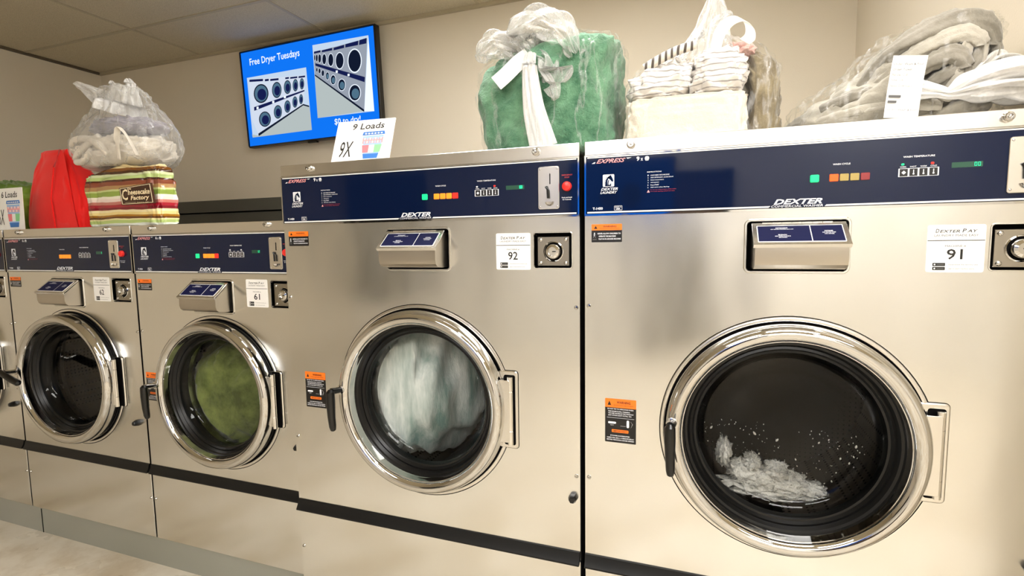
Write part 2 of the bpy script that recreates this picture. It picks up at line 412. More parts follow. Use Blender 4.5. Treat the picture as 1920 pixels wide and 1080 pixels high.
def logo_horse(b, x0, z0, w, h, y):
    """white square badge with a dark horse head"""
    b.plate(x0, x0 + w, z0, z0 + h, w * .08, y, y + .0003, 'print_white')
    P = lambda pts: [(x0 + w * a, z0 + h * c) for a, c in pts]
    y2 = y - .0003
    b.poly(P([(.2, .04), (.22, .35), (.30, .6), (.42, .78), (.6, .88), (.68, .86), (.62, .74), (.5, .66), (.42, .5), (.4, .3), (.42, .04)]), y2, 'navy')
    b.poly(P([(.42, .78), (.6, .88), (.7, .97), (.74, .86), (.82, .74), (.9, .56), (.92, .44), (.84, .38), (.76, .44), (.66, .56), (.58, .62), (.5, .66)]), y2, 'navy')
    b.poly(P([(.42, .04), (.42, .3), (.46, .5), (.56, .6), (.6, .45), (.72, .28), (.74, .1), (.72, .04)]), y2 - .0001, 'navy')
    b.poly(P([(.58, .60), (.66, .50), (.72, .34), (.66, .2), (.56, .12), (.5, .2), (.52, .4)]), y2 - .0003, 'print_white')
    for k in range(5): b.poly(P([(.08 + .05 * k, .2 + .13 * k), (.17 + .05 * k, .24 + .13 * k), (.13 + .05 * k, .32 + .13 * k)]), y2, 'navy')

def seven(b, txt, x0, z0, w, h, y, m):
    SEG = {'0': 'abcdef', '1': 'bc', '2': 'abged', '3': 'abgcd', '8': 'abcdefg', '6': 'afgedc', '4': 'fgbc'}
    cw = w / len(txt); t = cw * .14
    for i, ch in enumerate(txt):
        X0 = x0 + i * cw + cw * .12; X1 = X0 + cw * .7; Zm = z0 + h / 2
        R = dict(a=(X0, X1, z0 + h - t, z0 + h), d=(X0, X1, z0, z0 + t), g=(X0, X1, Zm - t / 2, Zm + t / 2),
                 f=(X0, X0 + t, Zm, z0 + h), e=(X0, X0 + t, z0, Zm), b=(X1 - t, X1, Zm, z0 + h), c=(X1 - t, X1, z0, Zm))
        for s_ in SEG.get(ch, ''): b.quad(*R[s_], y, m)

def washer(loc, big, number, label, group, lights, handle='closed', ajar=0., code='T-1450', loads='9', digits='00', detail=True, offline=False):
    root = empty('washing_machine', loc); tag(root, label, 'washing machine', group)
    W = 1.05 if big else .873; H = 1.57 if big else 1.3876; D = 1.25 if big else 1.1
    Z = lambda z: H + z
    cutx = (.418, .638) if big else (.322, .535)
    cz = -.784 if big else -.685; cx = .5255 if big else .436
    zs = -1.200 if big else -1.0435
    keyx = (.915, 1.026) if big else (.729, .844); kz = (-.348, -.248) if big else (-.326, -.225)
    stx = (.796, .904) if big else (.607, .713); sz = (-.354, -.246) if big else (-.327, -.220)
    # cabinet: open box so that the drum shows through the door
    b = MB()
    b.box(0.001, .006, .012, D, 0.002, Z(-.004), 'cabinet_side').box(W - .006, W - .001, .012, D, 0.002, Z(-.004), 'cabinet_side')
    b.box(.006, W - .006, D - .006, D, 0.002, Z(-.004), 'cabinet_side').box(.006, W - .006, .012, D, 0.002, .008, 'cabinet_side')
    b.box(.006, W - .006, .03, D - .006, Z(-.21), Z(-.205), 'cabinet_side')
    b.build('cabinet', root)
    # stainless top
    t = MB(); t.plate(0, W, Z(-.037), Z(0), .002, -.003, D, 'steel_trim', .0012, 2)
    t.build('top_cover', root)
    # stainless front sheet, with openings for dispenser, key box and door
    f = MB(); zc1 = -.40 if big else -.372
    xs = sorted([0, cutx[0], cutx[1], keyx[0], keyx[1], W]); zs_ = sorted([-.203, -.230, -.352, kz[0], kz[1], zc1])
    for i in range(5):
        for j in range(5):
            xm = (xs[i] + xs[i + 1]) / 2; zm = (zs_[j] + zs_[j + 1]) / 2
            if cutx[0] < xm < cutx[1] and -.352 < zm < -.230: continue
            if keyx[0] < xm < keyx[1] and kz[0] < zm < kz[1]: continue
            if zs_[j + 1] - zs_[j] < 1e-5: continue
            f.quad(xs[i], xs[i + 1], Z(zs_[j]), Z(zs_[j + 1]), 0, 'steel')
    panel_with_hole(f, 0, W, Z(zs + .0), Z(zc1), cx, Z(cz), .268, 0, .012, 'steel')
    f.box(0, .004, .0005, .014, Z(zs), Z(-.203), 'steel').box(W - .004, W, .0005, .014, Z(zs), Z(-.203), 'steel')
    f.build('front_panel', root, .5)
    lp = MB(); lp.plate(0, W, 0.003, Z(zs - .034), .002, 0, .014, 'steel', .0012, 2); lp.build('lower_panel', root)
    # black hooded seam strip
    st = MB(); prof = [(0.002, 0), (-.004, -.001), (-.009, -.02), (-.017, -.033), (-.0175, -.0375), (-.006, -.0385), (0.002, -.036)]
    vs = [(x, p[0], Z(zs) + p[1]) for x in (0, W - .002) for p in prof]; n = len(prof)
    st.add(vs, [[i, (i + 1) % n, n + (i + 1) % n, n + i] for i in range(n)] + [list(range(n))[::-1], list(range(n, 2 * n))], 'black_rubber')
    st.build('seam_strip', root, .3)
    # control panel: navy glass with white keylines and polished edge trims
    cp = MB(); cp.plate(.004, W - .004, Z(-.1965), Z(-.0415), .002, -.0045, .02, 'navy', .001, 2)
    cpo = cp.build('control_panel', root)
    tr = MB()
    tr.box(0, W, -.006, .01, Z(-.0415), Z(-.0375), 'chrome').box(0, W, -.005, .01, Z(-.203), Z(-.1975), 'chrome')
    tr.box(0, .0045, -.0055, .01, Z(-.1975), Z(-.0415), 'chrome').box(W - .0045, W, -.0055, .01, Z(-.1975), Z(-.0415), 'chrome')
    tr.build('edge_trim', root, .3)
    y = -.0052; dx0, dx1 = (.467, .583) if big else (.367, .488)
    L = MB()
    L.quad(.008, W - .008, Z(-.0455), Z(-.0425), y, 'white_line')
    L.poly([(.008, Z(-.1955)), (dx0 - .003, Z(-.1955)), (dx0 + .001, Z(-.1915)), (.008, Z(-.1915))], y, 'white_line')
    L.poly([(dx1 + .003, Z(-.1955)), (W - .008, Z(-.1955)), (W - .008, Z(-.1915)), (dx1 + .007, Z(-.1915))], y, 'white_line')
    L.text('DEXTER', dx0 + .008, dx1 - .002, Z(-.1885), Z(-.1755), y, 'print_white', .35, .03)
    L.text('COMMERCIAL WASHER', dx0 + .003, dx1, Z(-.1957), Z(-.1902), y, 'print_white', .1)
    L.text('EXPRESS', .033, .112, Z(-.0605), Z(-.0495), y, 'print_pink', .5, .015)
    L.poly([(.020, Z(-.0605)), (.029, Z(-.0605)), (.031, Z(-.0565)), (.027, Z(-.0565))], y, 'print_white')
    L.poly([(.114, Z(-.0495)), (.128, Z(-.0495)), (.118, Z(-.0525))], y, 'print_white')
    L.text(loads, .141, .149, Z(-.0600), Z(-.0485), y, 'print_white', 0, .03)
    L.text('x', .152, .158, Z(-.0600), Z(-.0530), y, 'print_white', 0, .02)
    L.poly([(.162, Z(-.0535)), (.1745, Z(-.0535)), (.172, Z(-.0605)), (.1645, Z(-.0605))], y, 'print_white')
    L.disc(.1683, Z(-.0520), .0052, .003, y - .0001, 'print_white', 12)
    for k in range(3): L.quad(.1655 + k * .0025, .1663 + k * .0025, Z(-.0595), Z(-.0555), y - .0003, 'navy')
    logo_horse(L, .051, Z(-.1245), .031, .033, y)
    L.text('DEXTER', .046, .092, Z(-.1345), Z(-.1275), y, 'print_white', .35, .02)
    L.text('LAUNDRY', .044, .090, Z(-.1435), Z(-.1368), y, 'print_white', .35, .02)
    L.text(code, .023, .051, Z(-.1865), Z(-.1795), y, 'print_white', 0, .03)
    L.frame(.083, .103, Z(-.1885), Z(-.1775), .001, .0008, y + .0002, y + .0003, 'print_white', 2)
    L.text('MADE IN', .085, .101, Z(-.1818), Z(-.1788), y, 'print_white', 0, .02)
    L.text('USA', .087, .099, Z(-.1872), Z(-.183), y, 'print_white', 0, .05)
    L.text('INSTRUCTIONS', .169, .206, Z(-.0925), Z(-.0895), y, 'print_white', 0, .02)
    ins = [('LOAD FABRIC INTO MACHINE', .226), ('ADD DETERGENT, CLOSE DOOR', .236), ('Select temperature', .212), ('Add payment', .200), ('Press START', .200), ('Add extra when flashing', .226)]
    for k, (s_, xe) in enumerate(ins):
        L.text(s_, .178, xe, Z(-.1015 - k * .0064), Z(-.0982 - k * .0064), y, 'print_white', .1, .01)
        L.text(str(k + 1), .1705, .1728, Z(-.1015 - k * .0064), Z(-.0982 - k * .0064), y, 'print_white')
    L.poly([(.169, Z(-.145)), (.1765, Z(-.145)), (.1728, Z(-.138))], y, 'print_pink')
    L.text('Do not use in the presence of flammables', .178, .244, Z(-.1395), Z(-.1368), y, 'print_red')
    L.text('or to wash anything soaked with them', .178, .240, Z(-.1442), Z(-.1415), y, 'print_red')
    wx = .600 if big else .404
    L.text('WASH CYCLE', wx + .0, wx + .036, Z(-.0995), Z(-.0955), y, 'print_white', 0, .02)
    tx = .732 if big else .535
    L.text('WASH TEMPERATURE', tx + .008, tx + .068, Z(-.0915), Z(-.0875), y, 'print_white', 0, .02)
    for k, s_ in enumerate(('NORMAL', 'HOT', 'WARM', 'COLD')):
        L.text(s_, tx + .003 + k * .0192, tx + .015 + k * .0192, Z(-.1135), Z(-.1105), y, 'print_white', 0, .01)
    L.plate(tx, tx + .077, Z(-.1345), Z(-.1155), .001, y, y + .0003, 'print_white')
    for k in range(4):
        X = tx + .0025 + k * .0188
        L.quad(X, X + .0155, Z(-.1335), Z(-.1165), y - .0003, 'sticker_black')
        xm = X + .0078
        if k == 0: L.poly([(xm - .0045, Z(-.125)), (xm, Z(-.1295)), (xm + .0045, Z(-.125)), (xm, Z(-.1205))], y - .0006, 'print_white')
        else: L.quad(xm - .0009, xm + .0009, Z(-.1285), Z(-.119), y - .0006, 'print_white'); L.disc(xm, Z(-.1285), .002, .002, y - .0006, 'print_white', 12)
    # indicator lamps
    gxx = .563 if big else .371
    if lights.get('green'):
        MB().plate(gxx - .010, gxx + .009, Z(-.138), Z(-.120), .003, -.0075, -.004, 'lamp_green', .001).build('start_lamp', cpo)['label'] = 'lit green start lamp'
    ax = .594 if big else .401
    for k, c in enumerate(lights['cycle']):
        X = ax + k * (.0213 if big else .0203)
        MB().plate(X, X + .0185, Z(-.1375), Z(-.1205), .002, -.0065, -.004, c, .0008).build('cycle_lamp', cpo)
    for k, c in lights.get('temp', []):
        MB().plate(tx + .005 + k * .0188, tx + .0105 + k * .0188, Z(-.1085), Z(-.104), .0015, -.006, -.004, c).build('temperature_lamp', cpo)
    dx = .836 if big else .655
    dd = MB(); dd.plate(dx - .004, dx + (.052 if big else .036), Z(-.1195), Z(-.1075), .001, -.0050, -.004, 'display_off')
    if digits: seven(dd, digits, dx + (.036 if big else .023), Z(-.1175), .013, .0085, -.0056, 'digit')
    dd.build('display', cpo)
    # coin plate
    ca, cb = (.931, .993) if big else (.738, .798)
    cpn = MB().plate(ca, cb, Z(-.180), Z(-.060), .006, -.0085, -.004, 'steel_trim', .001, 5)
    for sx in (ca + .006, cb - .006):
        for s2 in (-.067, -.173): cpn.ball((sx, -.0085, Z(s2)), .0028, 'chrome', 8, .5)
    co = cpn.build('coin_plate', root)
    xm = (ca + cb) / 2
    MB().plate(xm + .003, xm + .0055, Z(-.110), Z(-.080), .001, -.0095, -.008, 'gap_and_shadow').build('coin_slot', co)
    ct = MB().tube([(xm - .006, -.011, Z(-.117)), (xm - .001, -.014, Z(-.127)), (xm, -.014, Z(-.150))], [.0045, .0035, .0035], 'black_plastic', 10)
    ct.build('coin_return_lever', co)
    cu = MB().lathe([(.0115, -.001), (.0122, -.004), (.0105, -.0075), (.009, -.006), (.0085, -.001)], (xm + .003, -.0085, Z(-.159)), 'chrome', 'y', 28, PI * 1.02, PI * 2.0)
    cu.lathe([(.010, 0.0), (.008, -.0005), (.0001, -.0005)], (xm + .003, -.0085, Z(-.159)), 'steel_dark', 'y', 28, PI, PI * 2)
    cu.build('coin_return_cup', co)
    # red stop button
    ex = 1.015 if big else .817
    MB().lathe([(.0135, 0), (.0135, -.006), (.0115, -.0105), (.006, -.0125), (.0001, -.013)], (ex, -.0045, Z(-.118)), 'red_button', 'y', 32).build('stop_button', root)['label'] = 'round red push button'
    eb = L; eb.text('EMERGENCY', ex - .015, ex + .016, Z(-.088), Z(-.0845), y, 'print_red', 0, .02); eb.text('STOP', ex - .007, ex + .007, Z(-.0945), Z(-.091), y, 'print_red', 0, .02)
    eb.text('Push and hold', ex - .015, ex + .014, Z(-.1505), Z(-.147), y, 'print_white', 0, .02); eb.text('for 3 seconds', ex - .013, ex + .012, Z(-.156), Z(-.1525), y, 'print_white', 0, .02)
    L.build('lettering', cpo)
    # tubular locks in the top cover
    for k in ((.1265, -.0155), (.925, -.017)) if big else ((.1215, -.0145), (.731, -.0125)):
        MB().lathe([(.0115, 0), (.0115, -.004), (.0095, -.005), (.009, -.013), (.0075, -.0145), (.0055, -.0145), (.0052, -.011), (.0035, -.011), (.003, -.014), (.0001, -.0145)], (k[0], -.003, Z(k[1])), 'chrome', 'y', 28).build('tubular_lock', root)
    # screws in the sheet edges
    scr = [(.0115, -.456), (1.0395, -.462), (.0115, -.963), (1.0385, -.966), (.0115, -1.383), (1.0385, -1.383)] if big else \
          [(.009, -.449), (.8635, -.455), (.009, -.777), (.8635, -.779), (.009, -1.202), (.8635, -1.202)]
    for sx, s2 in scr:
        s3 = MB().lathe([(.0062, 0), (.0062, -.0015), (.0048, -.0035), (.0001, -.0042)], (sx, 0, Z(s2)), 'chrome', 'y', 18)
        s3.box(sx - .004, sx + .004, -.0044, -.003, Z(s2) - .0006, Z(s2) + .0006, 'gap_and_shadow').build('screw', root)
    bx, bz = (1.029, -1.032) if big else (.822, -.861)
    MB().lathe([(.0145, 0), (.0145, -.006), (.0105, -.020), (.0085, -.024), (.0001, -.025)], (bx, 0, Z(bz)), 'black_plastic', 'y', 6).build('panel_latch', root)
    # soap dispenser
    x0, x1 = cutx; r = MB()
    r.frame(x0, x1, Z(-.352), Z(-.230), .008, .008, -.003, .0, 'steel')
    r.box(x0 - .002, x1 + .002, .03, .034, Z(-.355), Z(-.226), 'gap_and_shadow').box(x0 - .003, x0, .0, .032, Z(-.354), Z(-.228), 'gap_and_shadow').box(x1, x1 + .003, .0, .032, Z(-.354), Z(-.228), 'gap_and_shadow')
    r.box(x0, x1, .0, .032, Z(-.230), Z(-.226), 'gap_and_shadow').box(x0, x1, .0, .032, Z(-.356), Z(-.352), 'gap_and_shadow')
    r.build('dispenser_recess', root)
    a, c = x0 + .012, x1 - .011
    prof = [(.028, -.240), (-.008, -.240), (-.070, -.292), (-.070, -.322), (-.066, -.335), (-.056, -.343), (-.03, -.347), (.028, -.348)]
    d = MB(); n = len(prof); vs = [(x, p[0], Z(p[1])) for x in (a, c) for p in prof]
    d.add(vs, [[i, n + i, n + (i + 1) % n, (i + 1) % n] for i in range(n)] + [list(range(n)), list(range(n, 2 * n))[::-1]], 'steel_dark')
    dob = d.build('soap_dispenser', root, .5)
    # sloped lid with its navy instruction plate
    sl = math.atan2(.052, .065); lm = Matrix.Translation((0, -.010, Z(-.2365))) @ Matrix.Rotation(-(PI / 2 - sl), 4, 'X')
    ll = .083; l = MB(); l.plate(a - .004, c + .004, -ll, .001, .002, -.004, 0, 'steel_trim', .0008, 2)
    l.box(a - .004, c + .004, -.004, .006, -ll - .001, -ll + .002, 'steel_trim')
    l.xform(lm); lid = l.build('dispenser_lid', dob)
    q = MB(); q.plate(a + .006, c - .006, -ll + .008, -.012, .002, -.0048, -.004, 'white'); xm = a + (c - a) * .62
    q.quad(a + .008, xm - .001, -ll + .010, -.014, -.0051, 'label_navy'); q.quad(xm + .001, c - .008, -ll + .010, -.014, -.0051, 'label_navy')
    m1 = (a + xm) / 2; m2 = (xm + c) / 2
    for s_, mm, wd, zz, hh in (('DETERGENT', m1, .026, -.021, .004), ('ADD BEFORE STARTING, MAX CUP', m1, .05, -.0265, .003), ('BLEACH', m1, .018, -.047, .004), ('ADD WHEN FLASHING', m1, .034, -.0525, .003), ('SECONDS', m1, .018, -.0575, .003),
                               ('SOFTENER', m2, .018, -.034, .004), ('ADD BEFORE START', m2, .028, -.040, .0035), ('OR RINSE', m2, .02, -.0455, .003)):
        q.text(s_, mm - wd / 2, mm + wd / 2, zz - hh, zz, -.0054, 'print_white', 0, .02)
    q.xform(lm); q.build('instruction_plate', dob)
    hg = MB(); 
    for k in range(7): hg.lathe([(.0001, 0), (.003, 0), (.003, (c - a) * .78 / 7 - .001), (.0001, (c - a) * .78 / 7 - .001)], (a + .02 + k * (c - a) * .78 / 7, -.0125, Z(-.2345)), 'steel_trim', 'x', 10)
    hg.build('lid_hinge', dob)
    # key box with round lock
    kx0, kx1 = keyx; k = MB(); k.frame(kx0, kx1, Z(kz[0]), Z(kz[1]), .006, .004, -.002, 0, 'steel')
    k.box(kx0 - .002, kx1 + .002, .020, .024, Z(kz[0] - .002), Z(kz[1] + .002), 'gap_and_shadow')
    for u0, u1, v0, v1 in ((kx0 - .002, kx0, kz[0], kz[1]), (kx1, kx1 + .002, kz[0], kz[1]), (kx0, kx1, kz[0] - .002, kz[0]), (kx0, kx1, kz[1], kz[1] + .002)): k.box(u0, u1, 0, .022, Z(v0), Z(v1), 'gap_and_shadow')
    kb = k.build('key_box', root)
    o = .008 if big else .006
    p = MB().plate(kx0 + o, kx1 - o, Z(kz[0] + .005), Z(kz[1] - .010), .003, .008, .019, 'keybox_plate', .001)
    for u in (kx0 + .018, kx1 - .018):
        for v in (kz[0] + .014, kz[1] - .019): p.ball((u, .007, Z(v)), .006, 'chrome', 10, .7)
    p.build('lock_plate', kb)
    lc = ((kx0 + kx1) / 2 + .001, .008, Z((kz[0] + kz[1]) / 2 - .003))
    lk = MB().lathe([(.030, 0), (.030, -.002), (.0275, -.004), (.026, -.002)], lc, 'chrome', 'y', 36).lathe([(.026, -.001), (.0215, -.001)], lc, 'gap_and_shadow', 'y', 36)
    lk.lathe([(.0215, 0), (.0215, -.010), (.0195, -.014), (.013, -.017), (.0125, -.012), (.0001, -.012)], lc, 'chrome', 'y', 36)
    lk.box(lc[0] - .001, lc[0] + .009, -.0055, -.002, lc[2] - .0012, lc[2] + .0012, 'gap_and_shadow').build('round_lock', kb)
    # number sticker
    sx0, sx1 = stx; s0, s1 = Z(sz[0]), Z(sz[1]); wv = sx1 - sx0; hv = s1 - s0
    ns = MB().plate(sx0, sx1, s0, s1, .005, -.0008, 0, 'white'); yy = -.0012
    ns.quad(sx0 + .001, sx1 - .001, s0 + hv * .663, s0 + hv * .678, yy, 'print_black')
    ns.text('D', sx0 + wv * .14, sx0 + wv * .205, s0 + hv * .835, s0 + hv * .915, yy, 'print_black', .2, .01)
    ns.text('EXTER', sx0 + wv * .215, sx0 + wv * .56, s0 + hv * .835, s0 + hv * .895, yy, 'print_black', .25, .01)
    ns.text('P', sx0 + wv * .60, sx0 + wv * .67, s0 + hv * .835, s0 + hv * .915, yy, 'print_black', .2, .01)
    ns.text('AY', sx0 + wv * .68, sx0 + wv * .86, s0 + hv * .835, s0 + hv * .895, yy, 'print_black', .25, .01)
    ns.text('LAUNDRY MADE EASY', sx0 + wv * .12, sx0 + wv * .88, s0 + hv * .755, s0 + hv * .80, yy, 'print_grey')
    ns.text('MACHINE #', sx0 + wv * .32, sx0 + wv * .68, s0 + hv * .53, s0 + hv * .575, yy, 'print_grey')
    ns.text(number, sx0 + wv * .355, sx0 + wv * .63, s0 + hv * .27, s0 + hv * .49, yy, 'print_black', 0, .012)
    for kk in (0, 1):
        zb = s0 + hv * (.045 + .085 * kk)
        ns.plate(sx0 + wv * .12, sx0 + wv * .34, zb, zb + hv * .068, .001, yy, -.0008, 'print_black'); ns.disc(sx0 + wv * .155, zb + hv * .034, .0018, .0018, yy - .0003, 'white', 10)
        ns.quad(sx0 + wv * .19, sx0 + wv * .32, zb + hv * .02, zb + hv * .045, yy - .0003, 'print_grey')
        ns.text(('app to start machine easily', 'Download the laundry pay')[kk], sx0 + wv * .40, sx0 + wv * (.84 if kk == 0 else .90), zb + hv * .015, zb + hv * .045, yy, 'print_grey')
    ns.build('number_sticker', root)
    # warning stickers
    def warn(x0, x1, z0, z1, tall):
        h = z1 - z0; b = MB(); fr = .20 if tall else .34; y1 = -.0011
        b.plate(x0, x1, z0, z1, .002, -.0006, 0, 'sticker_black'); b.plate(x0, x1, z1 - h * fr, z1, .002, -.0008, 0, 'orange')
        wv = x1 - x0; zo = z1 - h * fr
        b.poly([(x0 + wv * .08, zo + h * fr * .25), (x0 + wv * .2, zo + h * fr * .25), (x0 + wv * .14, zo + h * fr * .75)], y1, 'print_black')
        b.text('WARNING', x0 + wv * .38, x0 + wv * .82, zo + h * fr * .48, zo + h * fr * .76, y1, 'print_black', 0, .02)
        b.text('MOVING PARTS, RISK OF INJURY', x0 + wv * .28, x0 + wv * .92, zo + h * fr * .2, zo + h * fr * .34, y1, 'print_black')
        if not tall:
            for k, (s_, a_, c_) in enumerate((('NEVER ALLOW CHILDREN TO', .2, .96), ('OPERATE THE MACHINE', .24, .8), ('PLAY IN OR AROUND MACHINE', .24, .96))):
                b.text(s_, x0 + wv * a_, x0 + wv * c_, z0 + h * (.44 - k * .15), z0 + h * (.52 - k * .15), y1, 'print_white', 0, .03)
            b.disc(x0 + wv * .1, z0 + h * .5, .0018, .0018, y1, 'print_white', 10)
            b.tube([(x0 + wv * .1, y1, z0 + h * .46), (x0 + wv * .09, y1, z0 + h * .36)], .0012, 'print_white', 6, .2)
            b.tube([(x0 + wv * .05, y1, z0 + h * .42), (x0 + wv * .15, y1, z0 + h * .40)], .0007, 'print_white', 6, .3)
            b.tube([(x0 + wv * .09, y1, z0 + h * .36), (x0 + wv * .06, y1, z0 + h * .26)], .0008, 'print_white', 6, .3)
            b.tube([(x0 + wv * .09, y1, z0 + h * .36), (x0 + wv * .14, y1, z0 + h * .27)], .0008, 'print_white', 6, .3)
            b.quad(x0 + wv * .04, x0 + wv * .17, z0 + h * .12, z0 + h * .2, y1, 'print_grey')
        else:
            rows = [('DO NOT TRY TO OPEN DOOR WHEN:', .08, .92, .755), ('THE DRUM IS STILL TURNING', .1, .80, .70), ('YOU SEE WATER IN THE WINDOW', .1, .92, .655), ('ANY CYCLE LIGHT IS STILL ON', .1, .85, .61),
                    ('IF POWER IS INTERRUPTED', .18, .8, .145), ('THERE WILL BE A 1-3 MINUTE DELAY', .06, .94, .095), ('BEFORE THE DOOR CAN BE OPENED', .06, .94, .048)]
            for s_, a_, c_, q_ in rows: b.text(s_, x0 + wv * a_, x0 + wv * c_, z0 + h * q_, z0 + h * (q_ + .026), y1, 'print_white', 0, .03)
            b.quad(x0 + wv * .06, x0 + wv * .94, z0 + h * .565, z0 + h * .571, y1, 'print_white')
            b.plate(x0 + wv * .1, x0 + wv * .36, z0 + h * .43, z0 + h * .475, .0028, y1, -.0006, 'print_white'); b.plate(x0 + wv * .70, x0 + wv * .78, z0 + h * .36, z0 + h * .53, .0033, y1, -.0006, 'print_white')
            b.tube([(x0 + wv * .83, y1, z0 + h * .51), (x0 + wv * .89, y1, z0 + h * .45), (x0 + wv * .84, y1, z0 + h * .37)], .0006, 'print_white', 6, .3)
            b.text('open', x0 + wv * .17, x0 + wv * .28, z0 + h * .385, z0 + h * .405, y1, 'print_white'); b.text('closed', x0 + wv * .5, x0 + wv * .66, z0 + h * .385, z0 + h * .4, y1, 'print_white')
            b.plate(x0 + wv * .22, x0 + wv * .76, z0 + h * .235, z0 + h * .30, .002, y1, -.0006, 'orange')
            b.text('IMPORTANT', x0 + wv * .27, x0 + wv * .71, z0 + h * .252, z0 + h * .283, y1 - .0004, 'print_black', 0, .02)
        b.build('warning_sticker', root)
    w0 = .019 if big else .008
    warn(w0, w0 + (.084 if big else .082), Z(-.276 if big else -.273), Z(-.226), False)
    if big: warn(.058, .145, Z(-.848), Z(-.720), True)
    else: warn(.0125, .094, Z(-.752), Z(-.628), True)
    # embossed surround and hinge seat in the sheet
    em = MB().lathe([(.3178, -.0002), (.3178, -.0008), (.3160, -.0008)], (cx, 0, Z(cz)), 'gap_and_shadow', 'y', 96).lathe([(.306, -.0012), (.296, -.0012)], (cx, 0, Z(cz)), 'gap_and_shadow', 'y', 96)  # outer dark ring is a painted shadow line around the surround
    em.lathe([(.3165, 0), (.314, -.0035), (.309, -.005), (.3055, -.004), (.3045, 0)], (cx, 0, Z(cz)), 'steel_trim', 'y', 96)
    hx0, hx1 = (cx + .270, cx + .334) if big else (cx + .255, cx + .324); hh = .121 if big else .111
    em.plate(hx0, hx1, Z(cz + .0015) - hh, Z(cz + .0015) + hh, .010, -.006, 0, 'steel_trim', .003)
    em.plate(hx0, hx1 + .0014, Z(cz + .0015) - hh - .0014, Z(cz + .0015) + hh + .0014, .011, -.0009, 0, 'gap_and_shadow')  # oversize dark plate paints the shadow line round the hinge seat
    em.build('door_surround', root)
    # rubber sealed tub mouth and drum
    tm = MB().lathe([(.290, -.001), (.283, -.004), (.262, -.004), (.256, .01), (.252, .03), (.250, .052), (.254, .06)], (cx, 0, Z(cz)), 'gasket', 'y', 72)
    tm.build('door_seal', root)
    dr = MB().lathe([(.262, .096), (.34, .10), (.34, .62)], (cx, 0, Z(cz)), 'drum_wall', 'y', 72).lathe([(.34, .62), (.0001, .625)], (cx, 0, Z(cz)), 'drum_steel', 'y', 72)
    dr.lathe([(.262, .098), (.256, .092), (.252, .082), (.246, .070), (.249, .055), (.252, .055)], (cx, 0, Z(cz)), 'chrome', 'y', 72)
    for k in range(3):
        a_ = PI / 2 + .5 + k * 2 * PI / 3; R = Matrix.Translation((cx, 0, Z(cz))) @ Matrix.Rotation(-a_, 4, 'Y')
        lf = MB().add([(-.05, .12, -.34), (.05, .12, -.34), (0, .12, -.27), (-.05, .6, -.34), (.05, .6, -.34), (0, .6, -.27)], [(0, 1, 2), (3, 5, 4), (0, 2, 5, 3), (1, 4, 5, 2)], 'drum_steel').xform(R)
        dr.add(lf.v, lf.f, 'drum_steel')
    dr.build('drum', root)
    # the door, hung on its hinge axis
    off = 0.0 if big else -.014
    hxA = hx1 - .021; hy = -.016 + off * .8
    def dl(b): b.v = [(v[0] - hxA, v[1] - hy, v[2] - Z(cz)) for v in b.v]; return b
    ring = MB().lathe([(.246, .006), (.252, -.006), (.2545, -.018), (.2565, -.034), (.2585, -.0345), (.2588, -.0375), (.263, -.044), (.272, -.050), (.282, -.050), (.291, -.044), (.297, -.032), (.3, -.018), (.3005, -.009), (.2985, -.006), (.290, -.005), (.285, -.005)], (cx, off, Z(cz)), 'chrome', 'y', 128)
    if off: ring.lathe([(.288, -.002), (.288, -off)], (cx, off, Z(cz)), 'black_rubber', 'y', 72)
    dd_ = dl(ring).build('door', root, 1.0); dd_.location = (hxA, hy, Z(cz)); dd_.rotation_euler = (0, 0, ajar)
    bz_ = MB().lathe([(.2535, -.012), (.250, -.006), (.244, -.004), (.238, .006), (.232, .004), (.227, .012), (.2215, .012), (.2195, .020), (.218, .034)], (cx, off, Z(cz)), 'gasket', 'y', 96)
    dl(bz_).build('window_gasket', dd_)
    gl = MB().lathe([(.2195, .018), (.215, .026), (.208, .040), (.196, .051), (.17, .058), (.13, .061), (.08, .063), (.0001, .064)], (cx, off, Z(cz)), 'glass', 'y', 96)
    dl(gl).build('window_glass', dd_)
    # handle: chrome stub and black grip
    h = MB(); px_, pz_ = cx - .282, Z(cz) + .026; yo = off
    h.lathe([(.016, 0), (.016, -.004), (.011, -.006), (.0001, -.006)], (px_, -.047 + yo, pz_), 'chrome', 'y', 20)
    h.tube([(px_ + .004, -.040 + yo, pz_), (px_ + .001, -.07 + yo, pz_ + .003), (px_ - .003, -.088 + yo, pz_ + .005)], [.0095, .010, .0115], 'chrome' if not big else 'black_plastic', 16)
    if handle == 'closed': g = [(px_ - .003, -.092 + yo, pz_ + .012), (px_ - .003, -.094 + yo, pz_ + .004), (px_ - .003, -.094 + yo, pz_ - .03), (px_ - .002, -.094 + yo, pz_ - .08), (px_ - .001, -.092 + yo, pz_ - .112), (px_ - .001, -.090 + yo, pz_ - .124), (px_ - .001, -.089 + yo, pz_ - .128)]
    else: g = [(px_ + .092, -.086 + yo, pz_ - .042), (px_ + .086, -.089 + yo, pz_ - .039), (px_ + .05, -.093 + yo, pz_ - .024), (px_ + .0, -.095 + yo, pz_ - .002), (px_ - .028, -.092 + yo, pz_ + .008), (px_ - .040, -.090 + yo, pz_ + .012), (px_ - .044, -.089 + yo, pz_ + .013)]
    h.tube(g, [.007, .0135, .0145, .0125, .0115, .009, .004], 'black_plastic', 18)
    dl(h).build('door_handle', dd_)
    # hinge
    hb = MB(); hm = hxA
    hb.lathe([(.0001, -.105), (.0085, -.105), (.0085, -.0625), (.0070, -.061), (.0085, -.0595), (.0085, .0595), (.0070, .061), (.0085, .0625), (.0085, .105), (.0001, .105)], (hm, hy, Z(cz + .0015)), 'steel_trim', 'z', 24)
    hb.plate(hm - .036, hm + .001, Z(cz) - .095, Z(cz) + .098, .004, hy - .010, hy - .006, 'steel_trim', .001)
    dl(hb).build('hinge', dd_)
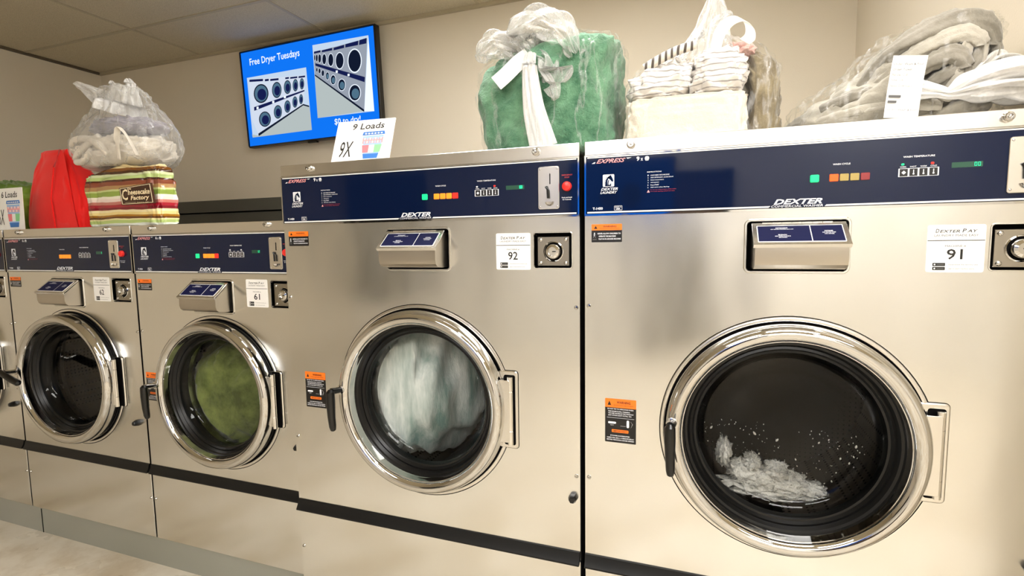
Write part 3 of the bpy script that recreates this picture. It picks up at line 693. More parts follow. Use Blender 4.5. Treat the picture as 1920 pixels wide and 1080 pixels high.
    MB().plate(hx1 - .044, hx1 - .0075, Z(cz) - .1085, Z(cz) + .1105, .006, -.0064, 0, 'gap_and_shadow').build('hinge_slot', root)
    return root
G1 = 'big washing machines'; G2 = 'small washing machines'
washer((.0148, 0, PZ), True, '91', 'large stainless steel washing machine number 91, nearest on the right, door window showing white suds', G1,
       dict(green=1, cycle=['lamp_orange', 'amber_off', 'amber_off', 'red_off'], temp=[(0, 'lamp_green'), (3, 'lamp_red')]))
washer((-1.05, 0, PZ), True, '92', 'large stainless steel washing machine number 92 in the middle, pale cloth turning behind its window', G1,
       dict(green=1, cycle=['lamp_amber', 'lamp_amber', 'lamp_amber', 'lamp_red'], temp=[(0, 'print_white'), (3, 'lamp_red')]), digits='8')
X61 = -1.0595 - .8729
washer((X61, .0792, PZ), False, '61', 'small stainless steel washing machine number 61, olive green laundry behind its window', G2,
       dict(green=1, cycle=['lamp_amber', 'lamp_amber', 'lamp_amber', 'lamp_red'], temp=[(0, 'print_white'), (3, 'print_white')]), code='T-950', loads='6', digits='12')
washer((X61 - .8831, .0792, PZ), False, '62', 'small stainless steel washing machine number 62, door ajar and drum empty', G2,
       dict(cycle=['lamp_amber', 'lamp_amber', 'lamp_amber', 'lamp_amber']), handle='open', ajar=.045, code='T-950', loads='6', digits='1')
washer((X61 - 2 * .8831, .0792, PZ), False, '63', 'small stainless steel washing machine cut off by the left edge of the photo', G2,
       dict(cycle=['amber_off'] * 4), code='T-950', loads='6', digits='')

# ---------------------------------------------------------------- laundry inside the drums
def lump(name, c, rx, ry, rz, m, seed=0, amp=.12, freq=3.2, n=44, parent=None, squash=None, st=(1, 1, 1), b=None, keep=False):
    b = b or MB(); vs = []; fs = []; N = n * 2
    for i in range(n + 1):
        t = PI * i / n
        for j in range(N):
            a = 2 * PI * j / N; d = Vector((math.sin(t) * math.cos(a), math.sin(t) * math.sin(a), math.cos(t)))
            e_ = Vector((d.x * st[0], d.y * st[1], d.z * st[2])); k = 1 + amp * noise.noise(e_ * freq + Vector((seed, seed * .7, 3))) + amp * .8 * (1 - 2 * abs(noise.noise(e_ * freq * 1.3 + Vector((seed, 5, seed))))) + amp * .3 * noise.noise(e_ * freq * 4 + Vector((1, seed, 2)))
            p = [c[0] + rx * d.x * k, c[1] + ry * d.y * k, c[2] + rz * d.z * k]
            if squash: p = squash(p)
            vs.append(p)
    for i in range(n):
        for j in range(N): fs.append([i * N + j, (i + 1) * N + j, (i + 1) * N + (j + 1) % N, i * N + (j + 1) % N])
    b.add(vs, fs, m); return b if keep else b.build(name, parent, 3.2)
def in_drum(cx, cz, yf):
    def f(p):
        dx, dz = p[0] - cx, p[2] - cz; r = math.hypot(dx, dz)
        lim = .215 if p[1] < yf + .012 else .238 if p[1] < yf + .05 else .325
        if r > lim: s = lim / r; p[0] = cx + dx * s; p[2] = cz + dz * s
        if p[1] < yf: p[1] = yf + (p[1] - yf) * .02
        return p
    return f
def zdoor(big): return PZ + (1.57 - .784 if big else 1.3876 - .685)
c92 = (-1.05 + .5255, zdoor(True)); c91 = (.0148 + .5255, zdoor(True)); c61 = (X61 + .436, zdoor(False))
o = lump('laundry_load', (c92[0] - .19, .34, c92[1]), .245, .34, .30, 'laundry_teal', 3, .15, 1.5, st=(2.4, 1, .5), squash=in_drum(c92[0], c92[1], .070))
tag(o, 'pale grey and teal cloth pressed against the window of washer 92', 'laundry')
o = lump('laundry_load', (c61[0] - .12, .42, c61[1] - .07), .25, .34, .25, 'laundry_green', 8, .14, 1.7, st=(2.2, 1, .6), squash=in_drum(c61[0], c61[1], .142))
tag(o, 'olive green laundry behind the window of washer 61', 'laundry')
sb = MB(); random.seed(4)
for k, (dx, dz, rx, rz) in enumerate(((-.03, -.19, .10, .022), (-.05, -.165, .05, .028), (.02, -.172, .045, .025), (-.10, -.145, .03, .02), (-.01, -.14, .028, .02), (-.145, -.10, .016, .03), (.07, -.18, .04, .012), (-.07, -.12, .018, .016))):
    lump('', (c91[0] + dx, .12, c91[1] + dz), rx, .035, rz, 'foam', 5 + k, .5, 4.5, 22, squash=in_drum(c91[0], c91[1], .072), b=sb, keep=True)
o = sb.build('soap_suds', None, 3.2)
b = MB()
for k in range(170):
    a = random.uniform(-3.1, -.1); r = .205 * math.sqrt(random.uniform(.05, 1)); x = c91[0] + r * math.cos(a); z = c91[1] + r * math.sin(a) * .95 + .01
    q = random.uniform(.0004, .0014) * (2.4 if random.random() < .12 else 1); d_ = random.uniform(-1, 1)
    b.tube([(x, .085, z), (x + q * d_, .085, z + q), (x + 2 * q * d_, .085, z + 2.4 * q)], [q * .5, q, q * .4], 'foam', 6)
o2 = b.build('suds_splash', o, 3.2)
tag(o, 'white soap suds splashing low inside the window of washer 91', 'suds')

# ---------------------------------------------------------------- television on the back wall
def television():
    r = empty('television', (-2.366, 1.69, EYE + 1.1009))
    r.rotation_euler = (0, 0, 0)
    yaw, tilt, roll = -.0346, .0456, .0074
    X = Vector((math.cos(yaw), math.sin(yaw), 0)); Nn = Vector((math.sin(yaw), -math.cos(yaw), 0)); U = Vector((0, 0, 1)) * math.cos(tilt) + Nn * math.sin(tilt)
    X2 = X * math.cos(roll) + U * math.sin(roll); U2 = U * math.cos(roll) - X * math.sin(roll); Y2 = -(X2.cross(U2)).normalized() * -1
    Y2 = U2.cross(X2).normalized()
    m = Matrix((X2, Y2, U2)).transposed().to_4x4(); m.translation = r.location; r.matrix_world = m
    tag(r, 'black framed flat television with a blue advert slide, mounted high on the back wall', 'television')
    W2, H2 = .62, .3565; e = .013
    f = MB(); f.frame(-W2 + e, W2 - e, -H2 + e, H2 - e, .002, e, -.004, .01, 'black_plastic')
    f.plate(-W2, W2, -H2, H2, .004, .004, .05, 'black_plastic', .002); f.build('tv_frame', r)
    MB().box(-.2, .2, .05, .085, -.2, .2, 'black_plastic').box(-.04, .04, .006, .03, -H2 - .012, -H2 + .002, 'black_plastic').build('wall_bracket', r)
    # homography from measured slide marks to screen coordinates
    src = [(75, 300), (1000, 100), (1052, 837), (148, 942)]; dst = [(-W2 + e, H2 - e), (W2 - e, H2 - e), (W2 - e, -H2 + e), (-W2 + e, -H2 + e)]
    A = []; B = []
    for (x, y), (u, v) in zip(src, dst):
        A.append([x, y, 1, 0, 0, 0, -u * x, -u * y]); B.append(u); A.append([0, 0, 0, x, y, 1, -v * x, -v * y]); B.append(v)
    n = 8
    for i in range(n):
        p = max(range(i, n), key=lambda k: abs(A[k][i])); A[i], A[p] = A[p], A[i]; B[i], B[p] = B[p], B[i]
        for k in range(n):
            if k != i:
                q = A[k][i] / A[i][i]; A[k] = [a - q * b_ for a, b_ in zip(A[k], A[i])]; B[k] -= q * B[i]
    h = [B[i] / A[i][i] for i in range(n)]
    P = lambda x, y: ((h[0] * x + h[1] * y + h[2]) / (h[6] * x + h[7] * y + 1), (h[3] * x + h[4] * y + h[5]) / (h[6] * x + h[7] * y + 1))
    scr = MB().quad(-W2 + e, W2 - e, -H2 + e, H2 - e, .0030, 'tv_blue').build('screen', r)
    b = MB(); Y = [.0026]
    def poly(pts, m, dy=0): b.poly([P(*p) for p in pts][::-1], Y[0] - dy, 'tv_' + m)
    def ell(cx, cy, rx, ry, m, dy, n=26): poly([(cx + rx * math.cos(2 * PI * i / n), cy + ry * math.sin(2 * PI * i / n)) for i in range(n)], m, dy)
    # left picture
    poly([(120, 470), (530, 395), (573, 830), (165, 882)], 'pale')
    poly([(205, 868), (510, 655), (556, 668), (573, 830), (165, 882), (160, 860)], 'floor', .0002)
    poly([(135, 480), (525, 450), (515, 655), (205, 862), (160, 760)], 'face', .0003)
    for x0, y0, x1, y1, t in ((138, 490, 232, 484, 16), (245, 486, 272, 483, 15), (282, 484, 340, 478, 14), (386, 472, 412, 469, 12), (420, 470, 470, 464, 12), (478, 464, 524, 458, 12)):
        poly([(x0, y0 - t / 2), (x1, y1 - t / 2), (x1, y1 + t / 2), (x0, y0 + t / 2)], 'navy', .0005)
    poly([(172, 672), (520, 552), (520, 562), (174, 698)], 'navy', .0005)
    poly([(203, 855), (512, 650), (512, 660), (207, 872)], 'dark', .0006); poly([(512, 650), (554, 662), (554, 672), (512, 660)], 'dark', .0006)
    for x, y, rx, ry in ((220, 578, 51, 66), (328, 553, 33, 56), (402, 533, 25, 48), (457, 520, 19, 43), (502, 510, 16, 39), (248, 755, 41, 53), (337, 705, 28, 47), (403, 668, 22, 43), (455, 637, 18, 39), (497, 617, 14, 35)):
        ell(x, y, rx, ry, 'dark', .0006); ell(x, y, rx * .86, ry * .87, 'glass', .0008); ell(x + rx * .1, y + ry * .1, rx * .6, ry * .6, 'navy', .0010)
    # right picture
    poly([(573, 240), (965, 168), (1008, 700), (613, 748)], 'pale')
    poly([(590, 440), (938, 700), (613, 748)], 'floor', .0002); poly([(938, 700), (965, 168), (1008, 700)], 'white', .0003)
    poly([(583, 290), (958, 190), (938, 702), (592, 448)], 'steel', .0003)
    poly([(585, 285), (630, 275), (630, 289), (585, 300)], 'navy', .0005); poly([(640, 276), (712, 258), (712, 276), (640, 290)], 'navy', .0005)
    poly([(722, 258), (796, 236), (796, 258), (722, 276)], 'navy', .0005); poly([(804, 232), (896, 206), (893, 238), (804, 256)], 'navy', .0005); poly([(903, 203), (954, 187), (952, 226), (900, 237)], 'navy', .0005)
    poly([(594, 366), (942, 462), (940, 498), (596, 384)], 'navy', .0005); poly([(592, 444), (938, 690), (937, 706), (592, 454)], 'dark', .0006)
    for x, y, rx, ry in ((870, 348, 50, 86), (765, 348, 31, 61), (703, 343, 20, 48), (657, 338, 15, 40), (625, 333, 11, 33), (605, 330, 8, 28), (590, 328, 5, 24), (872, 572, 43, 60), (780, 517, 27, 43), (720, 482, 19, 36), (680, 455, 13, 29), (648, 435, 10, 24), (625, 420, 8, 20), (606, 412, 6, 16)):
        ell(x, y, rx, ry, 'white', .0006); ell(x, y, rx * .88, ry * .9, 'dark', .0008)
        if y > 450: ell(x + rx * .1, y + ry * .1, rx * .62, ry * .6, 'glass', .0010)
    for x, y in ((197, 678), (305, 637), (385, 602), (745, 425), (828, 448)): poly([(x - 7, y - 8), (x + 7, y - 9), (x + 7, y + 8), (x - 7, y + 9)], 'white', .0012)
    b.build('slide_pictures', scr)
    t = MB(); (xa, za), (xb, zb) = P(141, 388), P(483, 290)
    t.text('Free Dryer Tuesdays', xa, xb, za - .012, za + .052, .0022, 'tv_white', 0, .012)
    t.build('slide_text', scr); t = MB()
    (xa, za), (xb, zb) = P(733, 803), P(912, 745)
    t.text('$0 to dry!', xa, xb, za - .004, za + .050, .0022, 'tv_white', 0, .012)
    t.build('price_text', scr)
television()
# a second blue screen on the far wall; it is what the navy panel of washer 91 mirrors
def far_tv():
    r = empty('television', (-.55, YF + .08, 2.02)); tag(r, 'television with a plain blue screen on the wall across the aisle', 'television')
    MB().box(-.62, .62, -.07, -.003, -.36, .36, 'black_plastic').build('tv_frame', r)
    b = MB().add([(-.60, 0, -.34), (.60, 0, -.34), (.60, 0, .34), (-.60, 0, .34)], [(3, 2, 1, 0)], 'tv_blue')
    for x in (-.14, .12):
        n = 30; 
        for rr, m, yy in ((.15, 'tv_navy', .001), (.105, 'tv_glass', .002), (.07, 'tv_dark', .003)):
            b.add([(x + rr * .8 * math.cos(2 * PI * i / n), yy, -.08 + rr * math.sin(2 * PI * i / n)) for i in range(n)], [list(range(n))], m)
    b.build('screen', r)
far_tv()

# ---------------------------------------------------------------- things standing on the washers
TB = PZ + 1.57 + .001; TS = PZ + 1.3876 + .001
def loads_sign(loc, w_, h_, yaw, tilt, label, txt, big, seed):
    r = empty('load_sign', loc); r.rotation_euler = (0, 0, yaw); tag(r, label, 'sign')
    b = MB().plate(-w_ / 2, w_ / 2, 0, h_, .002, -.0015, .0015, 'paper')
    bx = w_ * .17; bz = h_ * .42; s_ = h_
    b.xform(Matrix.Rotation(tilt, 4, 'X')); card = b.build('sign_card', r)
    t = MB(); y = -.0021
    t.text(txt, -w_ * .22, w_ * .33, h_ * .77, h_ * .92, y, 'ink', .12, .012); t.xform(Matrix.Rotation(tilt, 4, 'X')); t.build('heading_lettering', card); t = MB(); t.text(big, -w_ * .38, -w_ * .16, h_ * .12, h_ * .50, y, 'ink', .18, .004)
    t.xform(Matrix.Rotation(tilt, 4, 'X')); t.build('load_count_lettering', card)
    q = MB()
    q.poly([(bx - s_ * .27, h_ * .62), (bx + s_ * .27, h_ * .62), (bx + s_ * .25, h_ * .70), (bx - s_ * .25, h_ * .70)], y, 'print_blue')
    for k in range(6): q.disc(bx + (k - 2.5) * s_ * .075, h_ * .655, s_ * .026, s_ * .018, y - .0002, 'paper', 12)
    q.poly([(bx - s_ * .25, h_ * .6), (bx - s_ * .17, h_ * .06), (bx + s_ * .17, h_ * .06), (bx + s_ * .25, h_ * .6)], y, 'sign_tint')
    q.poly([(bx - s_ * .245, h_ * .55), (bx - s_ * .24, h_ * .42), (bx + s_ * .24, h_ * .42), (bx + s_ * .245, h_ * .55)], y - .0002, 'print_pink')
    for k in range(7):
        for j in range(2): q.disc(bx + (k - 3) * s_ * .064, h_ * (.45 + .08 * j), s_ * .02, s_ * .028, y - .0004, 'paper' if (k + j) % 2 else 'sign_tint', 10)
    q.poly([(bx - s_ * .235, h_ * .38), (bx - s_ * .205, h_ * .2), (bx - s_ * .07, h_ * .2), (bx - s_ * .07, h_ * .38)], y - .0003, 'sign_red')
    q.poly([(bx - s_ * .07, h_ * .38), (bx - s_ * .07, h_ * .2), (bx + s_ * .06, h_ * .2), (bx + s_ * .06, h_ * .38)], y - .0003, 'paper')
    q.poly([(bx + s_ * .06, h_ * .38), (bx + s_ * .06, h_ * .2), (bx + s_ * .205, h_ * .2), (bx + s_ * .235, h_ * .38)], y - .0003, 'sign_green')
    q.poly([(bx - s_ * .19, h_ * .17), (bx - s_ * .16, h_ * .06), (bx + s_ * .16, h_ * .06), (bx + s_ * .19, h_ * .17)], y - .0005, 'print_blue')
    q.xform(Matrix.Rotation(tilt, 4, 'X')); q.build('basket_picture', card)
    return r
plain('sign_tint', '9fc0e8', .6); plain('sign_red', 'ee8088', .6); plain('sign_green', '90d898', .6)
loads_sign((-.752, .036, TB), .219, .158, .068, -.369, 'white paper sign reading 9 Loads 9X with a laundry basket, leaning on washer 92', '9 Loads', '9X', 1)
loads_sign((-2.835, .115, TS), .225, .2, .0, -.02, 'white paper loads sign with a laundry basket, at the left edge of the photo', '6 Loads', '6X', 2)

def sack(rings, m, seed=0, seg=96, lev=56, fold=.0, foldk=9, wr=.012, wf=6., shift=None, top=True, b=None):
    """closed soft body from superellipse rings (z, cx, cy, rx, ry, n)"""
    b = b or MB(); zs = [r[0] for r in rings]; vs = []; fs = []
    def at(t):
        x = t * (len(rings) - 1); i = min(int(x), len(rings) - 2); f = x - i
        g = lambda k: (rings[max(i - 1, 0)][k], rings[i][k], rings[i + 1][k], rings[min(i + 2, len(rings) - 1)][k])
        out = []
        for k in range(6):
            a, p, q, d = g(k)
            v = .5 * (2 * p + (q - a) * f + (2 * a - 5 * p + 4 * q - d) * f * f + (3 * p - a - 3 * q + d) * f ** 3)
            out.append(v)
        return out
    for i in range(lev + 1):
        t = i / lev; z, cx, cy, rx, ry, n = at(t); rx = max(rx, .0005); ry = max(ry, .0005)
        for j in range(seg):
            a = 2 * PI * j / seg; c, s_ = math.cos(a), math.sin(a); e = 2 / max(n, 1.2)
            x = rx * math.copysign(abs(c) ** e, c); y = ry * math.copysign(abs(s_) ** e, s_)
            d = Vector((c, s_, t * 2.2))
            k = 1 + fold * (.3 + t) * (1 - 2 * abs(noise.noise(Vector((c * foldk / 3, s_ * foldk / 3, t * 1.3 + seed))))) 
            q = wr * (noise.noise(d * wf + Vector((seed, 0, 0))) + .5 * noise.noise(d * wf * 2.7 + Vector((0, seed, 0))))
            L_ = math.hypot(c, s_); p = [cx + x * k + c * q, cy + y * k + s_ * q, z + .5 * q * (1 if 0 < i else 0)]
            if shift: p = shift(p, t)
            p[2] = max(p[2], rings[0][0]); vs.append(p)
    for i in range(lev):
        for j in range(seg): fs.append([i * seg + j, i * seg + (j + 1) % seg, (i + 1) * seg + (j + 1) % seg, (i + 1) * seg + j])
    fs.append(list(range(seg))[::-1]); fs.append(list(range(lev * seg, (lev + 1) * seg)))
    b.add(vs, fs, m); return b
def smooth_path(pts, k=6):
    out = []; n = len(pts)
    for i in range(n - 1):
        for s_ in range(k):
            f = s_ / k; a = pts[max(i - 1, 0)]; p = pts[i]; q = pts[i + 1]; d = pts[min(i + 2, n - 1)]
            out.append([.5 * (2 * p[c] + (q[c] - a[c]) * f + (2 * a[c] - 5 * p[c] + 4 * q[c] - d[c]) * f * f + (3 * p[c] - a[c] - 3 * q[c] + d[c]) * f ** 3) for c in range(len(p))])
    out.append(list(pts[-1])); return out
def gather(b, pts, m, k=7, amp=.25, tw=.25, n=72, open_=True):
    """gathered film: pts are (x, y, z, ra, rb)"""
    P = smooth_path(pts, 7)
    return b.tube([p[:3] for p in P], [(max(p[3], .002), max(p[4], .002)) for p in P], m, n, fold=(k, amp, tw), caps=not open_)
def strip(b, pts, wv, m, th=.0006, wdir=(1, 0, 0)):
    """paper strip along points with thickness"""
    P = [Vector(p) for p in smooth_path(pts, 8)]; wd = Vector(wdir).normalized() * wv / 2; vs = []; fs = []
    for i, p in enumerate(P):
        d = (P[min(i + 1, len(P) - 1)] - P[max(i - 1, 0)]).normalized(); nn = d.cross(wd).normalized() * th
        vs += [p - wd - nn, p + wd - nn, p + wd + nn, p - wd + nn]
    for i in range(len(P) - 1):
        for j in range(4): fs.append([i * 4 + j, i * 4 + (j + 1) % 4, i * 4 + 4 + (j + 1) % 4, i * 4 + 4 + j])
    fs += [[3, 2, 1, 0], [len(vs) - 4, len(vs) - 3, len(vs) - 2, len(vs) - 1]]
    return b.add(vs, fs, m)

# --- green fleece in a clear bag, across the tops of 92 and 91
def tiltf(cx, k, z0): return lambda p, t: [p[0], p[1], p[2] + k * (p[0] - cx) * max(0, t - .15) ]
gr = [(TB + .001, -.15, .30, .20, .150, 3.2), (TB + .03, -.15, .30, .215, .175, 3.4), (TB + .14, -.157, .30, .224, .185, 3.4), (TB + .24, -.158, .30, .228, .185, 3.2), (TB + .315, -.148, .30, .215, .165, 2.8), (TB + .350, -.145, .30, .15, .11, 2.5), (TB + .358, -.145, .30, .03, .03, 2)]
o = sack(gr, 'fleece_green', 2, wr=.022, wf=2.6, shift=tiltf(-.15, .20, TB)).build('fleece_blanket', None, 3.2)
tag(o, 'folded green fleece blanket inside the clear bag on washer 92', 'blanket')
def grow(rings, g, gz=.0): return [(r[0] + (gz if i > 1 else 0), r[1], r[2], r[3] + g, r[4] + g, r[5]) for i, r in enumerate(rings)]
root = empty('laundry_bag', (0, 0, 0)); tag(root, 'clear plastic bag with a knotted ruffled neck holding the green blanket', 'bag', None)
sh = sack([(a[0] - (.0008 if i == 0 else 0),) + a[1:] for i, a in enumerate(grow(gr, .007, .008))], 'clear_film', 5, seg=160, lev=80, fold=.05, foldk=14, wr=.012, wf=5, shift=tiltf(-.15, .20, TB))
sh.build('bag_film', root, 3.2)
nk = MB()
gather(nk, [(-.17, .20, 1.94, .10, .07), (-.172, .17, 1.975, .035, .03), (-.175, .155, 1.995, .018, .018), (-.19, .15, 2.02, .045, .03), (-.20, .15, 2.06, .075, .04), (-.16, .15, 2.085, .06, .045), (-.10, .145, 2.06, .05, .045), (-.055, .14, 2.01, .045, .03), (-.035, .135, 1.975, .03, .02)], 'neck_film', 8, .28, .35)
gather(nk, [(-.18, .15, 2.0, .02, .02), (-.24, .145, 2.03, .04, .03), (-.29, .14, 2.05, .045, .03), (-.335, .14, 2.03, .035, .02), (-.345, .14, 2.00, .012, .01)], 'neck_film', 6, .3, .4)
gather(nk, [(-.17, .15, 1.995, .02, .02), (-.12, .125, 1.97, .035, .02), (-.10, .115, 1.93, .05, .015), (-.10, .11, 1.90, .03, .01)], 'neck_film', 7, .3, .3)
nk.build('knotted_neck', root, 3.2)
tl = MB(); gather(tl, [(-.172, .105, 1.99, .016, .012), (-.170, .083, 1.95, .020, .010), (-.163, .076, 1.88, .026, .010), (-.150, .072, 1.80, .033, .009), (-.126, .074, 1.705, .040, .008)], 'milky_film', 5, .11, .10)
gather(tl, [(-.15, .12, 1.96, .01, .006), (-.11, .092, 1.91, .022, .006), (-.095, .088, 1.86, .014, .005), (-.10, .09, 1.845, .004, .003)], 'neck_film', 4, .3, .2)
tl.build('hanging_film_tail', root, 3.2)['label'] = 'milky white film tail hanging down the front'
o = strip(MB(), [(-.180, .115, 1.995), (-.212, .098, 1.968), (-.247, .088, 1.935), (-.278, .084, 1.912)], .05, 'paper', wdir=(.62, 0, -.78)).build('paper_tag', root, .6)

# --- towels and striped shirts in a tall clear bag on 91
tw = [(TB + .001, .272, .27, .165, .13, 6), (TB + .02,   .272, .27, .168, .14, 7), (TB + .075, .272, .27, .168, .14, 7), (TB + .125, .272, .27, .166, .138, 6), (TB + .135, .277, .27, .15, .12, 4), (TB + .137, .277, .27, .02, .02, 3)]
o = sack(tw, 'towel_cream', 6, wr=.008, wf=4).build('folded_towels', None, 3.2); tag(o, 'cream folded towels at the bottom of the tall clear bag on washer 91', 'towels')
s1 = [(TB + .14, .195, .26, .085, .12, 3), (TB + .165, .20, .26, .092, .13, 3), (TB + .205, .21, .26, .085, .12, 3), (TB + .235, .225, .26, .062, .10, 2.6), (TB + .262, .245, .26, .03, .05, 2)]
o = sack(s1, 'shirt_stripe', 3, wr=.02, wf=3, lev=40).build('folded_shirt', None, 3.2); tag(o, 'white shirt with thin grey stripes, left side of the bag on washer 91', 'shirt')
s2 = [(TB + .14, .355, .25, .066, .11, 3), (TB + .17, .36, .25, .072, .12, 3.2), (TB + .215, .365, .25, .072, .12, 3.2), (TB + .255, .365, .25, .055, .09, 2.6), (TB + .272, .36, .25, .02, .04, 2)]
o = sack(s2, 'shirt_stripe', 9, wr=.018, wf=3, lev=40).build('folded_shirt', None, 3.2); tag(o, 'white striped shirt folded on the right side of the bag on washer 91', 'shirt')
o = MB().tube(smooth_path([(.16, .155, TB + .225), (.20, .15, TB + .243), (.25, .15, TB + .262), (.30, .16, TB + .275)], 6), .013, 'shirt_dark_stripe', 16).build('rolled_cloth', None, 3.2); tag(o, 'dark striped roll of cloth lying across the top of the left shirt', 'cloth')
br = [(TB + .001, .486, .36, .036, .13, 3), (TB + .06, .490, .36, .040, .14, 3), (TB + .17, .490, .36, .040, .14, 3), (TB + .24, .472, .36, .045, .12, 2.6), (TB + .275, .455, .36, .02, .06, 2)]
o = sack(br, 'brown_blanket', 4, wr=.018, wf=3, lev=40).build('brown_blanket', None, 3.2); tag(o, 'brown blanket folded against the right side of the tall bag on washer 91', 'blanket')
o = lump('pink_cloth', (.415, .30, TB + .278), .045, .06, .028, 'pink_cloth', 4, .2, 3); tag(o, 'pink cloth tucked under the neck of the tall bag on washer 91', 'cloth')
wb = [(TB, .295, .28, .195, .155, 5), (TB + .02, .298, .28, .212, .165, 5), (TB + .12, .302, .28, .216, .168, 4), (TB + .21, .315, .28, .200, .158, 3.2), (TB + .27, .33, .28, .152, .125, 2.4), (TB + .302, .336, .27, .085, .075, 2), (TB + .325, .338, .26, .036, .03, 2), (TB + .345, .34, .25, .02, .018, 2)]
root = empty('laundry_bag', (0, 0, 0)); tag(root, 'tall clear plastic bag with a pointed neck holding cream towels and striped shirts', 'bag')
sack(wb, 'clear_film', 11, seg=160, lev=90, fold=.05, foldk=14, wr=.01, wf=5).build('bag_film', root, 3.2)
nk = MB(); gather(nk, [(.335, .26, TB + .27, .080, .06), (.338, .25, TB + .31, .055, .04), (.343, .25, TB + .35, .040, .024), (.350, .25, TB + .39, .030, .016), (.351, .25, TB + .44, .015, .010), (.352, .25, TB + .475, .006, .004)], 'neck_film', 7, .2, .12)
gather(nk, [(.345, .25, TB + .34, .02, .015), (.375, .25, TB + .365, .022, .015), (.392, .25, TB + .375, .010, .008), (.395, .25, TB + .35, .006, .006)], 'neck_film', 5, .3, .3)
nk.build('twisted_neck', root, 3.2)
strip(MB(), [(.352, .18, TB + .262), (.362, .165, TB + .298), (.385, .155, TB + .322), (.415, .16, TB + .328), (.438, .18, TB + .312), (.442, .19, TB + .288), (.428, .19, TB + .276)], .034, 'paper', wdir=(.75, .45, -.35)).build('paper_tag', root, .6)['label'] = 'curled white paper tag at the neck'

# --- grey blanket in a clear bag lying down at the right end of 91
gb = [(TB + .001, .79, .30, .175, .17, 2.6), (TB + .03, .79, .30, .205, .19, 2.8), (TB + .07, .80, .30, .200, .185, 2.6), (TB + .12, .83, .29, .165, .175, 2.4), (TB + .17, .86, .27, .130, .15, 2.2), (TB + .215, .885, .25, .095, .12, 2.1), (TB + .24, .90, .23, .055, .06, 2), (TB + .248, .905, .23, .01, .01, 2)]
b = sack(gb, 'grey_blanket', 7, wr=.035, wf=2.6, fold=.04)
random.seed(11)
for path, rad in (([(.70, .17, TB + .11), (.75, .125, TB + .175), (.81, .11, TB + .21), (.88, .115, TB + .235), (.945, .13, TB + .225), (.975, .15, TB + .17), (.965, .14, TB + .09)], (.016, .024)),
                  ([(.73, .145, TB + .11), (.78, .11, TB + .155), (.84, .10, TB + .185), (.90, .105, TB + .20), (.935, .115, TB + .17), (.93, .115, TB + .10)], (.012, .020)),
                  ([(.76, .12, TB + .10), (.82, .095, TB + .135), (.87, .092, TB + .15), (.90, .10, TB + .12), (.89, .10, TB + .08)], (.014, .022)),
                  ([(.80, .11, TB + .06), (.85, .095, TB + .10), (.905, .10, TB + .13)], (.012, .018)),
                  ([(.86, .10, TB + .05), (.88, .095, TB + .10), (.90, .105, TB + .16), (.915, .12, TB + .20)], (.009, .020)),
                  ([(.90, .11, TB + .07), (.925, .11, TB + .13), (.945, .125, TB + .19)], (.009, .018)),
                  ([(.60, .19, TB + .03), (.68, .125, TB + .045), (.77, .105, TB + .05), (.86, .105, TB + .04)], (.014, .020)),
                  ([(.62, .18, TB + .07), (.69, .13, TB + .085), (.76, .115, TB + .08)], (.012, .020))):
    P_ = smooth_path(path, 8); n_ = len(P_)
    b.tube(P_, [(rad[0] * (.55 + .45 * math.sin(PI * (k + .6) / n_)) * random.uniform(.9, 1.1), rad[1] * (.5 + .5 * math.sin(PI * (k + .6) / n_)) * random.uniform(.9, 1.1)) for k in range(n_)], 'grey_blanket_dark' if len(path) % 2 else 'grey_blanket', 28, fold=(3, .16, .18))
o = b.build('grey_blanket', None, 3.2); tag(o, 'grey blanket with thick looped folds in the flat bag on washer 91', 'blanket')
root = empty('laundry_bag', (0, 0, 0)); tag(root, 'clear plastic bag lying flat with a grey blanket inside, neck tied towards the right', 'bag')
sh = grow(gb, .022, .018); sh[0] = (TB,) + sh[0][1:]
sack(sh, 'clear_film', 3, seg=160, lev=80, fold=.10, foldk=12, wr=.02, wf=4).build('bag_film', root, 3.2)
nk = MB(); gather(nk, [(.80, .075, TB + .075, .012, .02), (.84, .07, TB + .065, .010, .012), (.862, .07, TB + .060, .012, .012), (.90, .075, TB + .072, .030, .028), (.95, .08, TB + .080, .050, .036), (1.00, .09, TB + .078, .060, .040), (1.045, .10, TB + .072, .058, .040)], 'white_neck', 9, .22, .2)
gather(nk, [(.90, .10, TB + .08, .02, .02), (.95, .16, TB + .13, .05, .03), (1.0, .2, TB + .12, .055, .03), (1.04, .22, TB + .08, .03, .03)], 'milky_film', 7, .25, .2)
nk.build('tied_neck', root, 3.2)['label'] = 'bunched milky white neck'
o = MB(); rx0, rx1 = -.034, .034
strip(o, [(.775, .048, 1.848), (.768, .044, 1.80), (.762, .040, 1.75), (.757, .034, 1.704)], .068, 'paper', wdir=(1, 0, -.12))
rc = o.build('receipt', None, .6); tag(rc, 'white order receipt hanging on the front of the grey blanket bag', 'receipt')
t = MB()
for k, (s_, a, c_) in enumerate((('Order: Wash & Fold', .04, .9), ('Order Ticket', .04, .6), ('Mon Dec 12 30', .04, .5), ('Pickup ready', .04, .4), ('Notes: Downstairs', .04, .66), ('', 0, 0), ('____________', .04, .4), ('________', .04, .3))):
    if s_: t.text(s_, -.034 + .068 * a, -.034 + .068 * c_, .122 - k * .0125, .1275 - k * .0125, 0, 'print_grey')
t.text('Order: Wash & Fold', -.03, .028, .0165, .022, 0, 'print_grey')
def onr(v):
    f = v[2] / .144; return (.757 + .018 * f + v[0], .0335 + .0145 * f - .0012, 1.704 + v[2] - v[0] * .12)
t.v = [onr(v) for v in t.v]; t.build('receipt_print', rc)

